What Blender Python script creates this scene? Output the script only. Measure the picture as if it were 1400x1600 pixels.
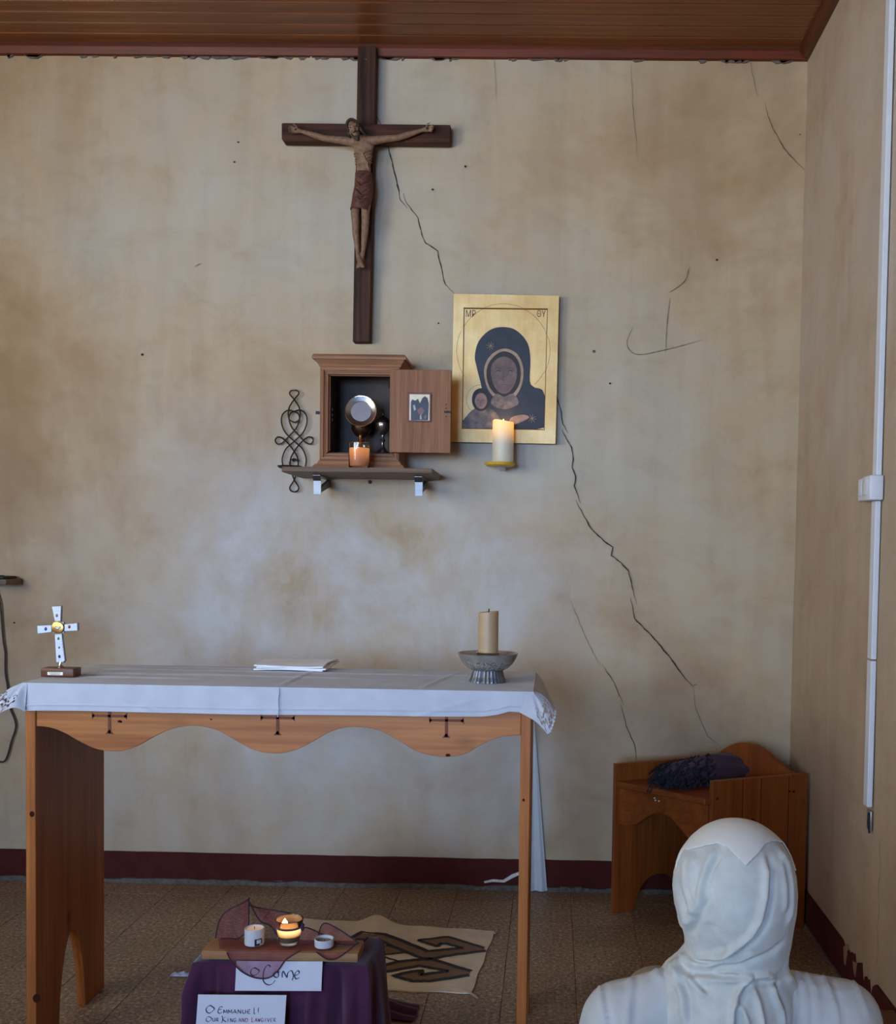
import bpy, bmesh, math, random
import numpy as np
from mathutils import Vector, Matrix, noise
random.seed(7)
for o in list(bpy.data.objects): bpy.data.objects.remove(o)
SC = bpy.context.scene
COL = SC.collection
PI = math.pi

# ------------------------------------------------------------------ camera
CAM_H, FPX, CX, CY = 1.23, 1622.36, 833.54, 928.18
RIGHT = Vector((0.99972233, 0.01769424, 0.0155623))
DOWN = Vector((0.01623699, -0.03864901, -0.99912092))
FWD = Vector((-0.01707722, 0.99909618, -0.03892558))
EYE = Vector((0, 0, CAM_H))
cd = bpy.data.cameras.new('camera'); cam = bpy.data.objects.new('camera', cd); COL.objects.link(cam)
M = Matrix((RIGHT, -DOWN, -FWD)).transposed().to_4x4(); M.translation = EYE
cam.matrix_world = M
cd.sensor_fit = 'HORIZONTAL'; cd.sensor_width = 36.0; cd.lens = 36.0 * FPX / 1400.0
cd.shift_x = -(CX - 700) / 1400.0; cd.shift_y = (CY - 800) / 1400.0
cd.clip_start = 0.05
SC.camera = cam

# ------------------------------------------------------------------ world, daylight, exposure
w = bpy.data.worlds.new('world'); SC.world = w; w.use_nodes = True
wn = w.node_tree.nodes; bg = wn['Background']
bg.inputs[0].default_value = (0.62, 0.78, 1.0, 1); bg.inputs[1].default_value = 1.0
def area(name, loc, rot, sx, sy, power, col, spread=180):
    l = bpy.data.lights.new(name, 'AREA'); l.shape = 'RECTANGLE'; l.size = sx; l.size_y = sy
    l.energy = power; l.color = col; l.spread = math.radians(spread)
    o = bpy.data.objects.new(name, l); o.location = loc; o.rotation_euler = rot; COL.objects.link(o); return o
# daylight entering by the windows behind the camera and on the left
def aimed(name, loc, target, sx, sy, power, col, spread):
    return area(name, loc, (Vector(target)-Vector(loc)).to_track_quat('-Z', 'Y').to_euler(), sx, sy, power, col, spread)
# blue sky comes in through the windows, lamp beams narrowed and aimed for the wall tones; sunlit ground outside sends warm light up to the ceiling
aimed('daylight_rear_sky', (-1.45, -5.38, 1.6), (-.9, 3.75, 1.2), 1.7, 1.4, 28, (.25, .53, 1), 46)
aimed('daylight_rear_ground', (-1.45, -5.36, 1.5), (-1.2, 3.75, 5.0), 1.7, 1.4, 17, (1, .64, .44), 100)
aimed('daylight_left_sky', (-2.62, -1.9, 1.7), (.87, 3.0, 2.6), 1.3, 1.2, 21, (.60, .84, 1), 70)
aimed('daylight_left_ground', (-2.61, -1.9, 1.7), (.87, .5, 3.6), 1.3, 1.2, 18, (1, .52, .36), 140)
aimed('daylight_left_front', (-2.62, 1.15, 1.75), (-.6, 3.2, 3.0), 1.2, 1.2, 36, (1, 1, .91), 150)
SC.view_settings.view_transform = 'Standard'; SC.view_settings.look = 'None'
SC.view_settings.gamma = 1.0; SC.view_settings.use_curve_mapping = False
SC.view_settings.exposure = 0.0

D, XR, HR, XL, YR = 3.753, 0.874, 3.016, -2.7, -5.5      # room: back wall, right wall, ceiling, left wall, rear wall
BB = 0.113

# ------------------------------------------------------------------ helpers
def at(px, py, Y=D):                  # point on the plane y = Y
    r = FWD + RIGHT * ((px - CX) / FPX) + DOWN * ((py - CY) / FPX)
    return EYE + r * (Y / r.y)
def atz(px, py, Z=0.0):               # point on the plane z = Z
    r = FWD + RIGHT * ((px - CX) / FPX) + DOWN * ((py - CY) / FPX)
    return EYE + r * ((Z - CAM_H) / r.z)
def L(*c):                            # sRGB 0..255 to linear
    return tuple((v/255/12.92 if v/255 <= .04045 else ((v/255+.055)/1.055)**2.4) for v in c) + (1,)

class MB:
    def __init__(s): s.v = []; s.f = []
    def add(s, v, f):
        n = len(s.v); s.v += [tuple(a) for a in v]; s.f += [tuple(i + n for i in q) for q in f]; return s
    def bm(s, b):
        b.verts.index_update(); s.add([v.co[:] for v in b.verts], [[v.index for v in f.verts] for f in b.faces]); b.free(); return s
    def box(s, x0, x1, y0, y1, z0, z1, bev=0.0, seg=2):
        b = bmesh.new(); bmesh.ops.create_cube(b, size=1)
        for v in b.verts:
            v.co = Vector(((x0+x1)/2 + v.co.x*(x1-x0), (y0+y1)/2 + v.co.y*(y1-y0), (z0+z1)/2 + v.co.z*(z1-z0)))
        if bev: bmesh.ops.bevel(b, geom=list(b.edges), offset=bev, segments=seg, affect='EDGES', profile=.5)
        return s.bm(b)
    def prism(s, pts, off, bev=0.0):      # polygon of 3D points swept along the vector off
        b = bmesh.new(); vs = [b.verts.new(p) for p in pts]; f = b.faces.new(vs)
        r = bmesh.ops.extrude_face_region(b, geom=[f])
        for e in r['geom']:
            if isinstance(e, bmesh.types.BMVert): e.co += Vector(off)
        bmesh.ops.recalc_face_normals(b, faces=list(b.faces))
        if bev:
            ed = [e for e in b.edges if len(e.link_faces) == 2 and e.calc_face_angle(0) > .6]
            bmesh.ops.bevel(b, geom=ed, offset=bev, segments=1, affect='EDGES', profile=.5)
        bmesh.ops.triangulate(b, faces=[f for f in b.faces if len(f.verts) > 4])
        return s.bm(b)
    def tube(s, pts, r, n=8, cap=True, closed=False):
        pts = [Vector(p) for p in pts]; m = len(pts)
        rr = r if isinstance(r, (list, tuple)) else [r]*m
        v = []; up = Vector((.13, .21, .97))
        prev = None
        for i, p in enumerate(pts):
            a = pts[i-1] if (i > 0 or closed) else p; c = pts[(i+1) % m] if (i < m-1 or closed) else p
            t = (c - a)
            t = t.normalized() if t.length > 1e-9 else Vector((0, 0, 1))
            if prev is None:
                u = t.cross(up)
                if u.length < 1e-3: u = t.cross(Vector((1, 0, 0)))
            else: u = prev - t*prev.dot(t)
            u.normalize(); prev = u; q = t.cross(u)
            for k in range(n):
                a_ = 2*PI*k/n; v.append(p + (u*math.cos(a_) + q*math.sin(a_))*rr[i])
        f = []
        for i in range(m if closed else m-1):
            j = (i+1) % m
            for k in range(n): f.append((i*n+k, i*n+(k+1) % n, j*n+(k+1) % n, j*n+k))
        if cap and not closed:
            f.append(tuple(range(n))[::-1]); f.append(tuple((m-1)*n + k for k in range(n)))
        return s.add(v, f)
    def lathe(s, prof, c, n=32, closed=False, sx=1, sy=1):   # prof: (r, z) relative to the point c
        v = []; m = len(prof)
        for r, z in prof:
            for k in range(n):
                a = 2*PI*k/n; v.append((c[0]+r*math.cos(a)*sx, c[1]+r*math.sin(a)*sy, c[2]+z))
        f = []
        for i in range(m if closed else m-1):
            j = (i+1) % m
            for k in range(n): f.append((i*n+k, i*n+(k+1) % n, j*n+(k+1) % n, j*n+k))
        if not closed:
            if prof[0][0] > 1e-6: f.append(tuple(range(n))[::-1])
            if prof[-1][0] > 1e-6: f.append(tuple((m-1)*n + k for k in range(n)))
        return s.add(v, f)
    def grid(s, fn, nu, nv, keep=None, closed_u=False):
        v = [fn(i/nu, j/nv) for j in range(nv+1) for i in range(nu + (0 if closed_u else 1))]
        w_ = nu if closed_u else nu+1; f = []
        for j in range(nv):
            for i in range(nu):
                if keep and not keep((i+.5)/nu, (j+.5)/nv): continue
                i2 = (i+1) % w_
                f.append((j*w_+i, j*w_+i2, (j+1)*w_+i2, (j+1)*w_+i))
        return s.add(v, f)
    def ball(s, c, rx, ry=None, rz=None, n=16, m=10, rot=None):
        ry = ry or rx; rz = rz or rx; v = []; f = []
        for j in range(m+1):
            t = PI*j/m
            for k in range(n):
                a = 2*PI*k/n; q = Vector((rx*math.sin(t)*math.cos(a), ry*math.sin(t)*math.sin(a), rz*math.cos(t)))
                if rot: q = rot @ q
                v.append(Vector(c) + q)
        for j in range(m):
            for k in range(n): f.append((j*n+k, (j+1)*n+k, (j+1)*n+(k+1) % n, j*n+(k+1) % n))
        return s.add(v, f)
    def limb(s, pts, rad, n=14):        # tapered chain with round ends
        for p, r in zip(pts, rad): s.ball(p, r, n=n, m=8)
        for i in range(len(pts)-1):
            s.tube([pts[i], pts[i+1]], [rad[i], rad[i+1]], n=n)
        return s
    def ribbon(s, pts, width, nrm):       # flat stroke lying on a surface with normal nrm
        pts = [Vector(p) for p in pts]; nrm = Vector(nrm); v = []; m = len(pts)
        wd = width if isinstance(width, (list, tuple)) else [width]*m
        for i, p in enumerate(pts):
            t = (pts[min(i+1, m-1)] - pts[max(i-1, 0)])
            if t.length < 1e-9: t = Vector((1, 0, 0))
            q = t.normalized().cross(nrm).normalized()*wd[i]/2
            v += [p+q, p-q]
        return s.add(v, [(2*i, 2*i+1, 2*i+3, 2*i+2) for i in range(m-1)])
    def mesh(s, name, smooth=True, origin=(0, 0, 0), weld=False, angle=None):
        o = Vector(origin)
        me = bpy.data.meshes.new(name); me.from_pydata([(a[0]-o.x, a[1]-o.y, a[2]-o.z) for a in s.v], [], s.f)
        b = bmesh.new(); b.from_mesh(me)
        bmesh.ops.remove_doubles(b, verts=b.verts, dist=1e-6)
        bmesh.ops.recalc_face_normals(b, faces=b.faces)
        for f in b.faces: f.smooth = smooth
        if smooth and angle:
            for e in b.edges:
                if len(e.link_faces) == 2 and e.calc_face_angle(0) > angle: e.smooth = False
        b.to_mesh(me); b.free(); me.update(); return me
    def build(s, name, mat, parent=None, smooth=True, angle=.7, origin=None):
        og = origin or (parent_origin(parent) if parent else (0, 0, 0))
        me = s.mesh(name, smooth, og, angle=angle); me.materials.append(mat)
        o = bpy.data.objects.new(name, me); COL.objects.link(o)
        if parent: o.parent = parent
        else: o.location = og
        return o
def parent_origin(p):
    t = Vector((0, 0, 0))
    while p: t += p.location; p = p.parent
    return t
def tag(o, label=None, cat=None, group=None, kind=None):
    if label: o['label'] = label
    if cat: o['category'] = cat
    if group: o['group'] = group
    if kind: o['kind'] = kind
    return o
def thing(name, label, cat, loc, group=None):
    o = bpy.data.objects.new(name, None); o.empty_display_size = .05; COL.objects.link(o); o.location = loc
    return tag(o, label, cat, group)
def smooth_curve(pts, n=6, closed=False):       # Catmull-Rom
    P = [Vector(p) for p in pts]; m = len(P); out = []
    for i in range(m if closed else m-1):
        g = (lambda k: P[k % m]) if closed else (lambda k: P[max(0, min(m-1, k))])
        a, b, c, d = g(i-1), g(i), g(i+1), g(i+2)
        for k in range(n):
            t = k/n
            out.append(.5*((2*b) + (c-a)*t + (2*a-5*b+4*c-d)*t*t + (3*b-a-3*c+d)*t**3))
    if not closed: out.append(P[-1])
    return out
def lerp_keys(keys, x):
    if x <= keys[0][0]: return keys[0][1:]
    for a, b in zip(keys, keys[1:]):
        if x <= b[0]:
            t = (x-a[0])/(b[0]-a[0]); t = t*t*(3-2*t) if False else t
            return tuple(p+(q-p)*t for p, q in zip(a[1:], b[1:]))
    return keys[-1][1:]
def remesh(mb, name, voxel, smooth_it=6, origin=(0, 0, 0)):
    me = mb.mesh(name, True, origin)
    o = bpy.data.objects.new(name + '_tmp', me); COL.objects.link(o)
    r = o.modifiers.new('r', 'REMESH'); r.mode = 'VOXEL'; r.voxel_size = voxel; r.use_smooth_shade = True
    s = o.modifiers.new('s', 'SMOOTH'); s.factor = .5; s.iterations = smooth_it
    dg = bpy.context.evaluated_depsgraph_get(); dg.update()
    out = bpy.data.meshes.new_from_object(o.evaluated_get(dg)); out.name = name
    bpy.data.objects.remove(o); bpy.data.meshes.remove(me)
    for p in out.polygons: p.use_smooth = True
    return out
def link_mesh(name, me, mat, parent=None, loc=(0, 0, 0)):
    me.materials.clear(); me.materials.append(mat)
    o = bpy.data.objects.new(name, me); COL.objects.link(o)
    if parent: o.parent = parent
    else: o.location = loc
    return o
def strokes_disp(P, strokes, sx=0, sz=2):       # P (n,3): summed fold relief from polylines given in the x-z plane
    out = np.zeros(len(P)); X = P[:, sx]; Z = P[:, sz]
    for pts, wd, amp, mode in strokes:
        best = np.full(len(P), 1e9); sg = np.zeros(len(P)); tt = np.zeros(len(P)); n = len(pts)-1
        for i in range(n):
            ax, az = pts[i]; bx, bz = pts[i+1]; dx, dz = bx-ax, bz-az; l2 = dx*dx+dz*dz+1e-12
            t = np.clip(((X-ax)*dx + (Z-az)*dz)/l2, 0, 1)
            ex = X-(ax+t*dx); ez = Z-(az+t*dz); d = np.sqrt(ex*ex+ez*ez)
            s = np.sign(dx*ez-dz*ex); m = d < best
            best = np.where(m, d, best); sg = np.where(m, s, sg); tt = np.where(m, (i+t)/n, tt)
        fade = np.clip(np.minimum(tt, 1-tt)*6+.15, 0, 1)
        sd = best*sg
        if mode == 'r': f = np.exp(-(best/wd)**2)
        elif mode == 'l': f = np.exp(-(best/wd)**2) - .8*np.exp(-((sd-1.5*wd)/wd)**2)
        else: f = np.exp(-(best/wd)**2) - .8*np.exp(-((sd+1.5*wd)/wd)**2)
        out += amp*f*fade
    return out

# ------------------------------------------------------------------ materials
def newmat(name):
    m = bpy.data.materials.new(name); m.use_nodes = True
    return m, m.node_tree, m.node_tree.nodes['Principled BSDF']
def setp(b, **k):
    for n, v in k.items(): b.inputs[n.replace('_', ' ')].default_value = v
def tex_coord(t, scale=(1, 1, 1), kind='Object', rot=(0, 0, 0)):
    c = t.nodes.new('ShaderNodeTexCoord'); mp = t.nodes.new('ShaderNodeMapping')
    t.links.new(c.outputs[kind], mp.inputs[0]); mp.inputs['Scale'].default_value = scale; mp.inputs['Rotation'].default_value = rot
    return mp.outputs[0]
def nz(t, vec, scale, detail=4, rough=.55, dist=0.0):
    n = t.nodes.new('ShaderNodeTexNoise'); n.inputs['Scale'].default_value = scale; n.inputs['Detail'].default_value = detail
    n.inputs['Roughness'].default_value = rough; n.inputs['Distortion'].default_value = dist
    t.links.new(vec, n.inputs['Vector']); return n.outputs['Fac']
def ramp(t, fac, stops):
    r = t.nodes.new('ShaderNodeValToRGB'); e = r.color_ramp.elements
    while len(e) < len(stops): e.new(.5)
    for q, (p, c) in zip(e, stops): q.position = p; q.color = c
    t.links.new(fac, r.inputs[0]); return r.outputs[0]
def mix(t, fac, a, b, mode='MIX'):
    m = t.nodes.new('ShaderNodeMix'); m.data_type = 'RGBA'; m.blend_type = mode
    for s, x in ((0, fac), (6, a), (7, b)):
        if hasattr(x, 'is_linked') or hasattr(x, 'node'): t.links.new(x, m.inputs[s])
        else: m.inputs[s].default_value = x
    return m.outputs[2]
def bump(t, b, h, strength=.2, dist=.01):
    n = t.nodes.new('ShaderNodeBump'); n.inputs['Strength'].default_value = strength; n.inputs['Distance'].default_value = dist
    t.links.new(h, n.inputs['Height']); t.links.new(n.outputs[0], b.inputs['Normal'])
def plain(name, c, rough=.6, metal=0.0, var=.12, scale=40, bmp=.0, spec=.5, **k):
    m, t, b = newmat(name); setp(b, Roughness=rough, Metallic=metal); b.inputs['Specular IOR Level'].default_value = spec
    v = tex_coord(t); n = nz(t, v, scale)
    d = tuple(x*(1-var) for x in c[:3])+(1,); e = tuple(min(1, x*(1+var)) for x in c[:3])+(1,)
    t.links.new(ramp(t, n, [(.3, d), (.7, e)]), b.inputs['Base Color'])
    if bmp: bump(t, b, n, bmp, .004)
    for q, x in k.items(): b.inputs[q.replace('_', ' ')].default_value = x
    return m
def wood(name, c0, c1, axis=0, rough=.5, scale=1.0, knots=None, coat=0.0):
    m, t, b = newmat(name); setp(b, Roughness=rough); b.inputs['Specular IOR Level'].default_value = .3; b.inputs['Coat Weight'].default_value = coat; b.inputs['Coat Roughness'].default_value = .25
    s = [34*scale]*3; s[axis] = 1.6*scale
    v = tex_coord(t, tuple(s)); g = nz(t, v, 1.0, 6, .6, .6)
    s2 = [170*scale]*3; s2[axis] = 5*scale
    g2 = nz(t, tex_coord(t, tuple(s2)), 1.0, 3)
    big = nz(t, tex_coord(t), 3.0, 2)
    c = ramp(t, g, [(.28, c0), (.72, c1)])
    c = mix(t, .35, c, ramp(t, g2, [(.35, (.35, .3, .28, 1)), (.65, (1, 1, 1, 1))]), 'MULTIPLY')
    c = mix(t, .35, c, ramp(t, big, [(.35, (.7, .66, .62, 1)), (.65, (1, 1, 1, 1))]), 'MULTIPLY')
    if knots:
        vo = t.nodes.new('ShaderNodeTexVoronoi'); vo.inputs['Scale'].default_value = knots
        sk = [1.0]*3; sk[axis] = .55; t.links.new(tex_coord(t, tuple(sk)), vo.inputs['Vector'])
        c = mix(t, ramp(t, vo.outputs[0], [(.035, (.85, .85, .85, 1)), (.075, (.25, .25, .25, 1)), (.13, (0, 0, 0, 1))]), c, tuple(x*.22 for x in c0[:3])+(1,))
    t.links.new(c, b.inputs['Base Color']); bump(t, b, g2, .12, .001); return m
def cloth(name, c, rough=.85, var=.08, weave=900, sheen=.12, trans=0.0, bmp=.15, blot=14):
    m, t, b = newmat(name); setp(b, Roughness=rough); b.inputs['Sheen Weight'].default_value = sheen
    b.inputs['Specular IOR Level'].default_value = .15
    v = tex_coord(t); n = nz(t, v, blot, 5); wv = nz(t, v, weave, 2)
    d = tuple(x*(1-var) for x in c[:3])+(1,); e = tuple(min(1, x*(1+var)) for x in c[:3])+(1,)
    t.links.new(ramp(t, n, [(.3, d), (.7, e)]), b.inputs['Base Color']); bump(t, b, wv, bmp, .001)
    if trans:
        out = t.nodes['Material Output']; tr = t.nodes.new('ShaderNodeBsdfTranslucent'); tr.inputs[0].default_value = c
        mx = t.nodes.new('ShaderNodeMixShader'); mx.inputs[0].default_value = trans
        t.links.new(b.outputs[0], mx.inputs[1]); t.links.new(tr.outputs[0], mx.inputs[2]); t.links.new(mx.outputs[0], out.inputs[0])
    return m
def emis(name, c, s):
    m, t, b = newmat(name); setp(b, Roughness=.5); b.inputs['Base Color'].default_value = c
    b.inputs['Emission Color'].default_value = c; b.inputs['Emission Strength'].default_value = s; return m
def glass(name, c=(1, 1, 1, 1), rough=.02):
    m, t, b = newmat(name); setp(b, Roughness=rough, IOR=1.45); b.inputs['Base Color'].default_value = c
    b.inputs['Transmission Weight'].default_value = 1.0; return m
def glow_wax(name, c, ec, z0, z1, s):     # wax of a lit candle: the lamp or flame inside shines through its upper part
    m, t, b = newmat(name); setp(b, Roughness=.45); b.inputs['Base Color'].default_value = c
    b.inputs['Subsurface Weight'].default_value = .3; b.inputs['Subsurface Radius'].default_value = (.02, .01, .005)
    g = t.nodes.new('ShaderNodeSeparateXYZ'); co = t.nodes.new('ShaderNodeTexCoord'); t.links.new(co.outputs['Object'], g.inputs[0])
    mr = t.nodes.new('ShaderNodeMapRange'); mr.inputs[1].default_value = z0; mr.inputs[2].default_value = z1; mr.inputs[3].default_value = 0; mr.inputs[4].default_value = s
    mr.interpolation_type = 'SMOOTHSTEP'
    t.links.new(g.outputs[2], mr.inputs[0]); t.links.new(mr.outputs[0], b.inputs['Emission Strength']); b.inputs['Emission Color'].default_value = ec
    return m
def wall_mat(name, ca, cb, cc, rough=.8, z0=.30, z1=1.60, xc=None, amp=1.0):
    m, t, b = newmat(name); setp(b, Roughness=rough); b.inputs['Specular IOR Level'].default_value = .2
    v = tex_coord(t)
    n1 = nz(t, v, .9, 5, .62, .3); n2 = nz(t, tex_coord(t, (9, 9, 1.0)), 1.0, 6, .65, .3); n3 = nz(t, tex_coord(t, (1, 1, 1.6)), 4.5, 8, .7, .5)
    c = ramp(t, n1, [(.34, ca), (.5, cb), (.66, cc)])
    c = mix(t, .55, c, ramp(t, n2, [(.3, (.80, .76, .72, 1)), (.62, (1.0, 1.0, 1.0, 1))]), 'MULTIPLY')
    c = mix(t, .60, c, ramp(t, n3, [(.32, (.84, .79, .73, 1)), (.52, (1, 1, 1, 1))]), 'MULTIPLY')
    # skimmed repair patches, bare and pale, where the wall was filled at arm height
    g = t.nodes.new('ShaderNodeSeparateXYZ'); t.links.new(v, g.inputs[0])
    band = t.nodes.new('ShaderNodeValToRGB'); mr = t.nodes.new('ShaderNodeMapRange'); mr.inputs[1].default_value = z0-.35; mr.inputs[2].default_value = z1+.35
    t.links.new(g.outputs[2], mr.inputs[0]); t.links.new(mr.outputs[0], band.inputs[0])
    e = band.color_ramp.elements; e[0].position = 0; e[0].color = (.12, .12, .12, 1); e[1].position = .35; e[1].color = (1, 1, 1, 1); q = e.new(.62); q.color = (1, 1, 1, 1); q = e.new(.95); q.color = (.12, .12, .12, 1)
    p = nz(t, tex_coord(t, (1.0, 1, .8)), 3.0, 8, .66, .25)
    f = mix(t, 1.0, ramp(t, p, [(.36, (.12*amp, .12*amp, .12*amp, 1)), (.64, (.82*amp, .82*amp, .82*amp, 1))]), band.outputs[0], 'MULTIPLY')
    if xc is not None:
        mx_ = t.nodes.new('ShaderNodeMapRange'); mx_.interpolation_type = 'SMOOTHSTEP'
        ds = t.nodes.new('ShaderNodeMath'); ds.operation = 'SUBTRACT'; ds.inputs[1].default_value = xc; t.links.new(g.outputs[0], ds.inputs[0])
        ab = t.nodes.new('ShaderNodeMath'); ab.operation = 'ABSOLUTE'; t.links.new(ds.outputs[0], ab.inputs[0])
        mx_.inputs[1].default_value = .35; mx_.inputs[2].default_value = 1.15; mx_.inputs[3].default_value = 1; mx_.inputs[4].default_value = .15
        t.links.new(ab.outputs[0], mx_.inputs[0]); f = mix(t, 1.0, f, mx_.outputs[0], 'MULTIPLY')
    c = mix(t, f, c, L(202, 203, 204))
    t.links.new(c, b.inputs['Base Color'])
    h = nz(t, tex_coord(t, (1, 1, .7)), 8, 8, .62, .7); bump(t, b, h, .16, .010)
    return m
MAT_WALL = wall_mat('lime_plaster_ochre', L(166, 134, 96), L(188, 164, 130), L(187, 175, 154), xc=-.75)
MAT_WALLR = wall_mat('lime_plaster_side', L(173, 147, 118), L(183, 159, 132), L(181, 163, 142), amp=.35, z0=1.2, z1=3.2)
MAT_PLANK = wood('varnished_ceiling_plank', L(103, 57, 27), L(149, 89, 47), 0, .36, 1, coat=.15)
MAT_TRIM = wood('red_brown_trim', L(88, 34, 10), L(122, 54, 20), 0, .5)
MAT_BASE = plain('oxblood_paint', L(78, 34, 31), .9, spec=.15, var=.15, scale=20)
MAT_MORTAR = plain('grey_mortar', L(98, 90, 82), .9, var=.35, scale=60, bmp=.4)
MAT_CRACK = plain('crack_shadow', L(58, 45, 34), .9)
MAT_SCRATCH = plain('pencil_scratch', L(122, 106, 86), .9)
MAT_CHIP = plain('bare_plaster', L(214, 208, 198), .9, var=.2, scale=90, bmp=.3)
MAT_ALTAR = wood('altar_pine', L(160, 94, 43), L(197, 130, 70), 0, .42, .8, knots=6.0)
MAT_ALTARV = wood('altar_pine_upright', L(153, 83, 33), L(191, 119, 58), 2, .42, .8, knots=5.0)
MAT_PANEL = wood('altar_panel_dark', L(120, 64, 30), L(160, 92, 46), 2, .45, .6, knots=5.0)
MAT_INLAY = plain('carved_dark_groove', L(112, 54, 28), .7)
MAT_CHAIR = wood('corner_seat_pine', L(124, 60, 22), L(160, 84, 34), 2, .4, .8, knots=6.5)
MAT_CHAIRH = wood('corner_seat_pine_flat', L(124, 60, 22), L(160, 84, 34), 0, .4, .8, knots=6.5)
MAT_CROSSV = wood('dark_oak_upright', L(30, 17, 12), L(92, 58, 40), 2, .75, 1.6)
MAT_CROSSH = wood('dark_oak_arm', L(36, 20, 13), L(98, 57, 37), 0, .75, 1.6)
MAT_TAB = wood('tabernacle_oak', L(128, 83, 53), L(164, 113, 77), 2, .6, 1.2)
MAT_TABH = wood('tabernacle_oak_rail', L(133, 89, 61), L(177, 128, 94), 0, .55, 1.2)
MAT_TABIN = plain('tabernacle_dark_lining', L(74, 62, 56), .8)
MAT_SHELF = wood('grey_brown_shelf', L(100, 78, 62), L(138, 112, 92), 0, .55, 1.2)
MAT_BOARD = wood('light_board', L(150, 106, 66), L(190, 148, 100), 0, .6, 1.2)
MAT_LEDGE = wood('ledge_brown_wood', L(104, 62, 36), L(132, 82, 50), 1, .5)
MAT_IRON = plain('black_wrought_iron', L(34, 30, 30), .5, .6)
MAT_STEEL = plain('brushed_aluminium', L(126, 122, 122), .45, 1.0, .12)
MAT_SILVER = plain('polished_silver', L(214, 214, 212), .24, 1.0, .06)
MAT_DSILVER = plain('tarnished_silver', L(176, 170, 164), .34, .65, .2)
MAT_GOLDM = plain('gilt_metal', L(206, 154, 84), .36, 1.0, .15)
MAT_CLOTH = cloth('white_altar_linen', L(194, 198, 208), trans=.08)
MAT_NAPKIN = cloth('white_linen_napkin', L(232, 233, 238))
MAT_VEIL = cloth('white_cotton_veil', L(198, 201, 196), var=.10, weave=1400, bmp=.10, blot=38)
MAT_VEIL2 = cloth('white_cotton_band', L(219, 218, 211), var=.02, weave=1400, bmp=.06)
MAT_ROBE = cloth('white_robe_cotton', L(194, 196, 194), var=.06, weave=1200)
MAT_PURPLE = cloth('deep_purple_cloth', L(68, 30, 58), var=.2, weave=1000, sheen=.3)
MAT_SHAWL = cloth('dark_purple_wool', L(74, 54, 70), var=.25, weave=400)
MAT_FRINGE = cloth('black_wool_fringe', L(34, 28, 36), var=.3, weave=400)
MAT_WAX = plain('ivory_wax', L(180, 150, 114), .45, var=.08, scale=12, Subsurface_Weight=.15)
MAT_WHITEP = plain('white_plastic', L(214, 216, 222), .4, var=.03)
MAT_CERAMIC = plain('white_ceramic', L(200, 200, 202), .35, var=.03)
MAT_BLACK = plain('black_paint', L(24, 20, 22), .6)
MAT_PAPER = plain('white_card', L(200, 202, 212), .8, var=.02)
MAT_INK = plain('dark_blue_ink', L(34, 34, 70), .7)
MAT_REDINK = plain('plum_ink', L(104, 42, 66), .7)
MAT_SKIN = plain('skin', L(190, 140, 110), .5, var=.06, Subsurface_Weight=.1)
MAT_CORPUS = plain('carved_limewood', L(128, 95, 70), .65, var=.28, scale=70, bmp=.2)
MAT_LOIN = plain('carved_red_cloth', L(92, 52, 40), .7, var=.3, scale=60, bmp=.2)
MAT_HAIR = plain('carved_dark_hair', L(58, 38, 26), .6, var=.3, scale=200, bmp=.4)
MAT_WICK = plain('burnt_wick', L(30, 24, 20), .9)
MAT_FLAME = emis('candle_flame', (1.0, .62, .22, 1), 16)
MAT_GLASS = glass('clear_glass')

# ------------------------------------------------------------------ room shell
def struct(o): o['kind'] = 'structure'; return o
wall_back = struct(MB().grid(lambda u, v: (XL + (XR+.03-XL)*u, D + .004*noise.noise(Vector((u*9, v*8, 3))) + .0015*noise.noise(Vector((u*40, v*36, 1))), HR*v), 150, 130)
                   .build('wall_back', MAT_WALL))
wall_right = struct(MB().grid(lambda u, v: (XR + .003*noise.noise(Vector((u*14, v*8, 5))), YR + (D+.03-YR)*u, HR*v), 160, 60).build('wall_right', MAT_WALLR))
def wall_with_holes(name, horiz, fixed, a0, a1, holes, mat, axis, th=.2):
    # wall of plain blocks left around the window openings (a0..a1 along the wall; holes: (s0, s1, z0, z1))
    mb = MB(); s = a0
    def blk(p0, p1, z0, z1):
        if axis == 'x': mb.box(p0, p1, fixed-th, fixed, z0, z1)
        else: mb.box(fixed-th, fixed, p0, p1, z0, z1)
    for h in sorted(holes):
        blk(s, h[0], 0, HR); blk(h[0], h[1], 0, h[2]); blk(h[0], h[1], h[3], HR); s = h[1]
    blk(s, a1, 0, HR)
    return struct(mb.build(name, mat, smooth=False))
rear_holes = [(-2.4, -.5, .8, 2.4)]
left_holes = [(-2.65, -1.15, 1.0, 2.4), (.5, 1.8, 1.08, 2.42)]
wall_rear = wall_with_holes('wall_rear', True, YR, XL, XR, rear_holes, MAT_WALLR, 'x')
wall_left = wall_with_holes('wall_left', False, XL, YR, D, left_holes, MAT_WALLR, 'y')
MAT_WFRAME = plain('white_window_paint', L(222, 220, 214), .5)
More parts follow.
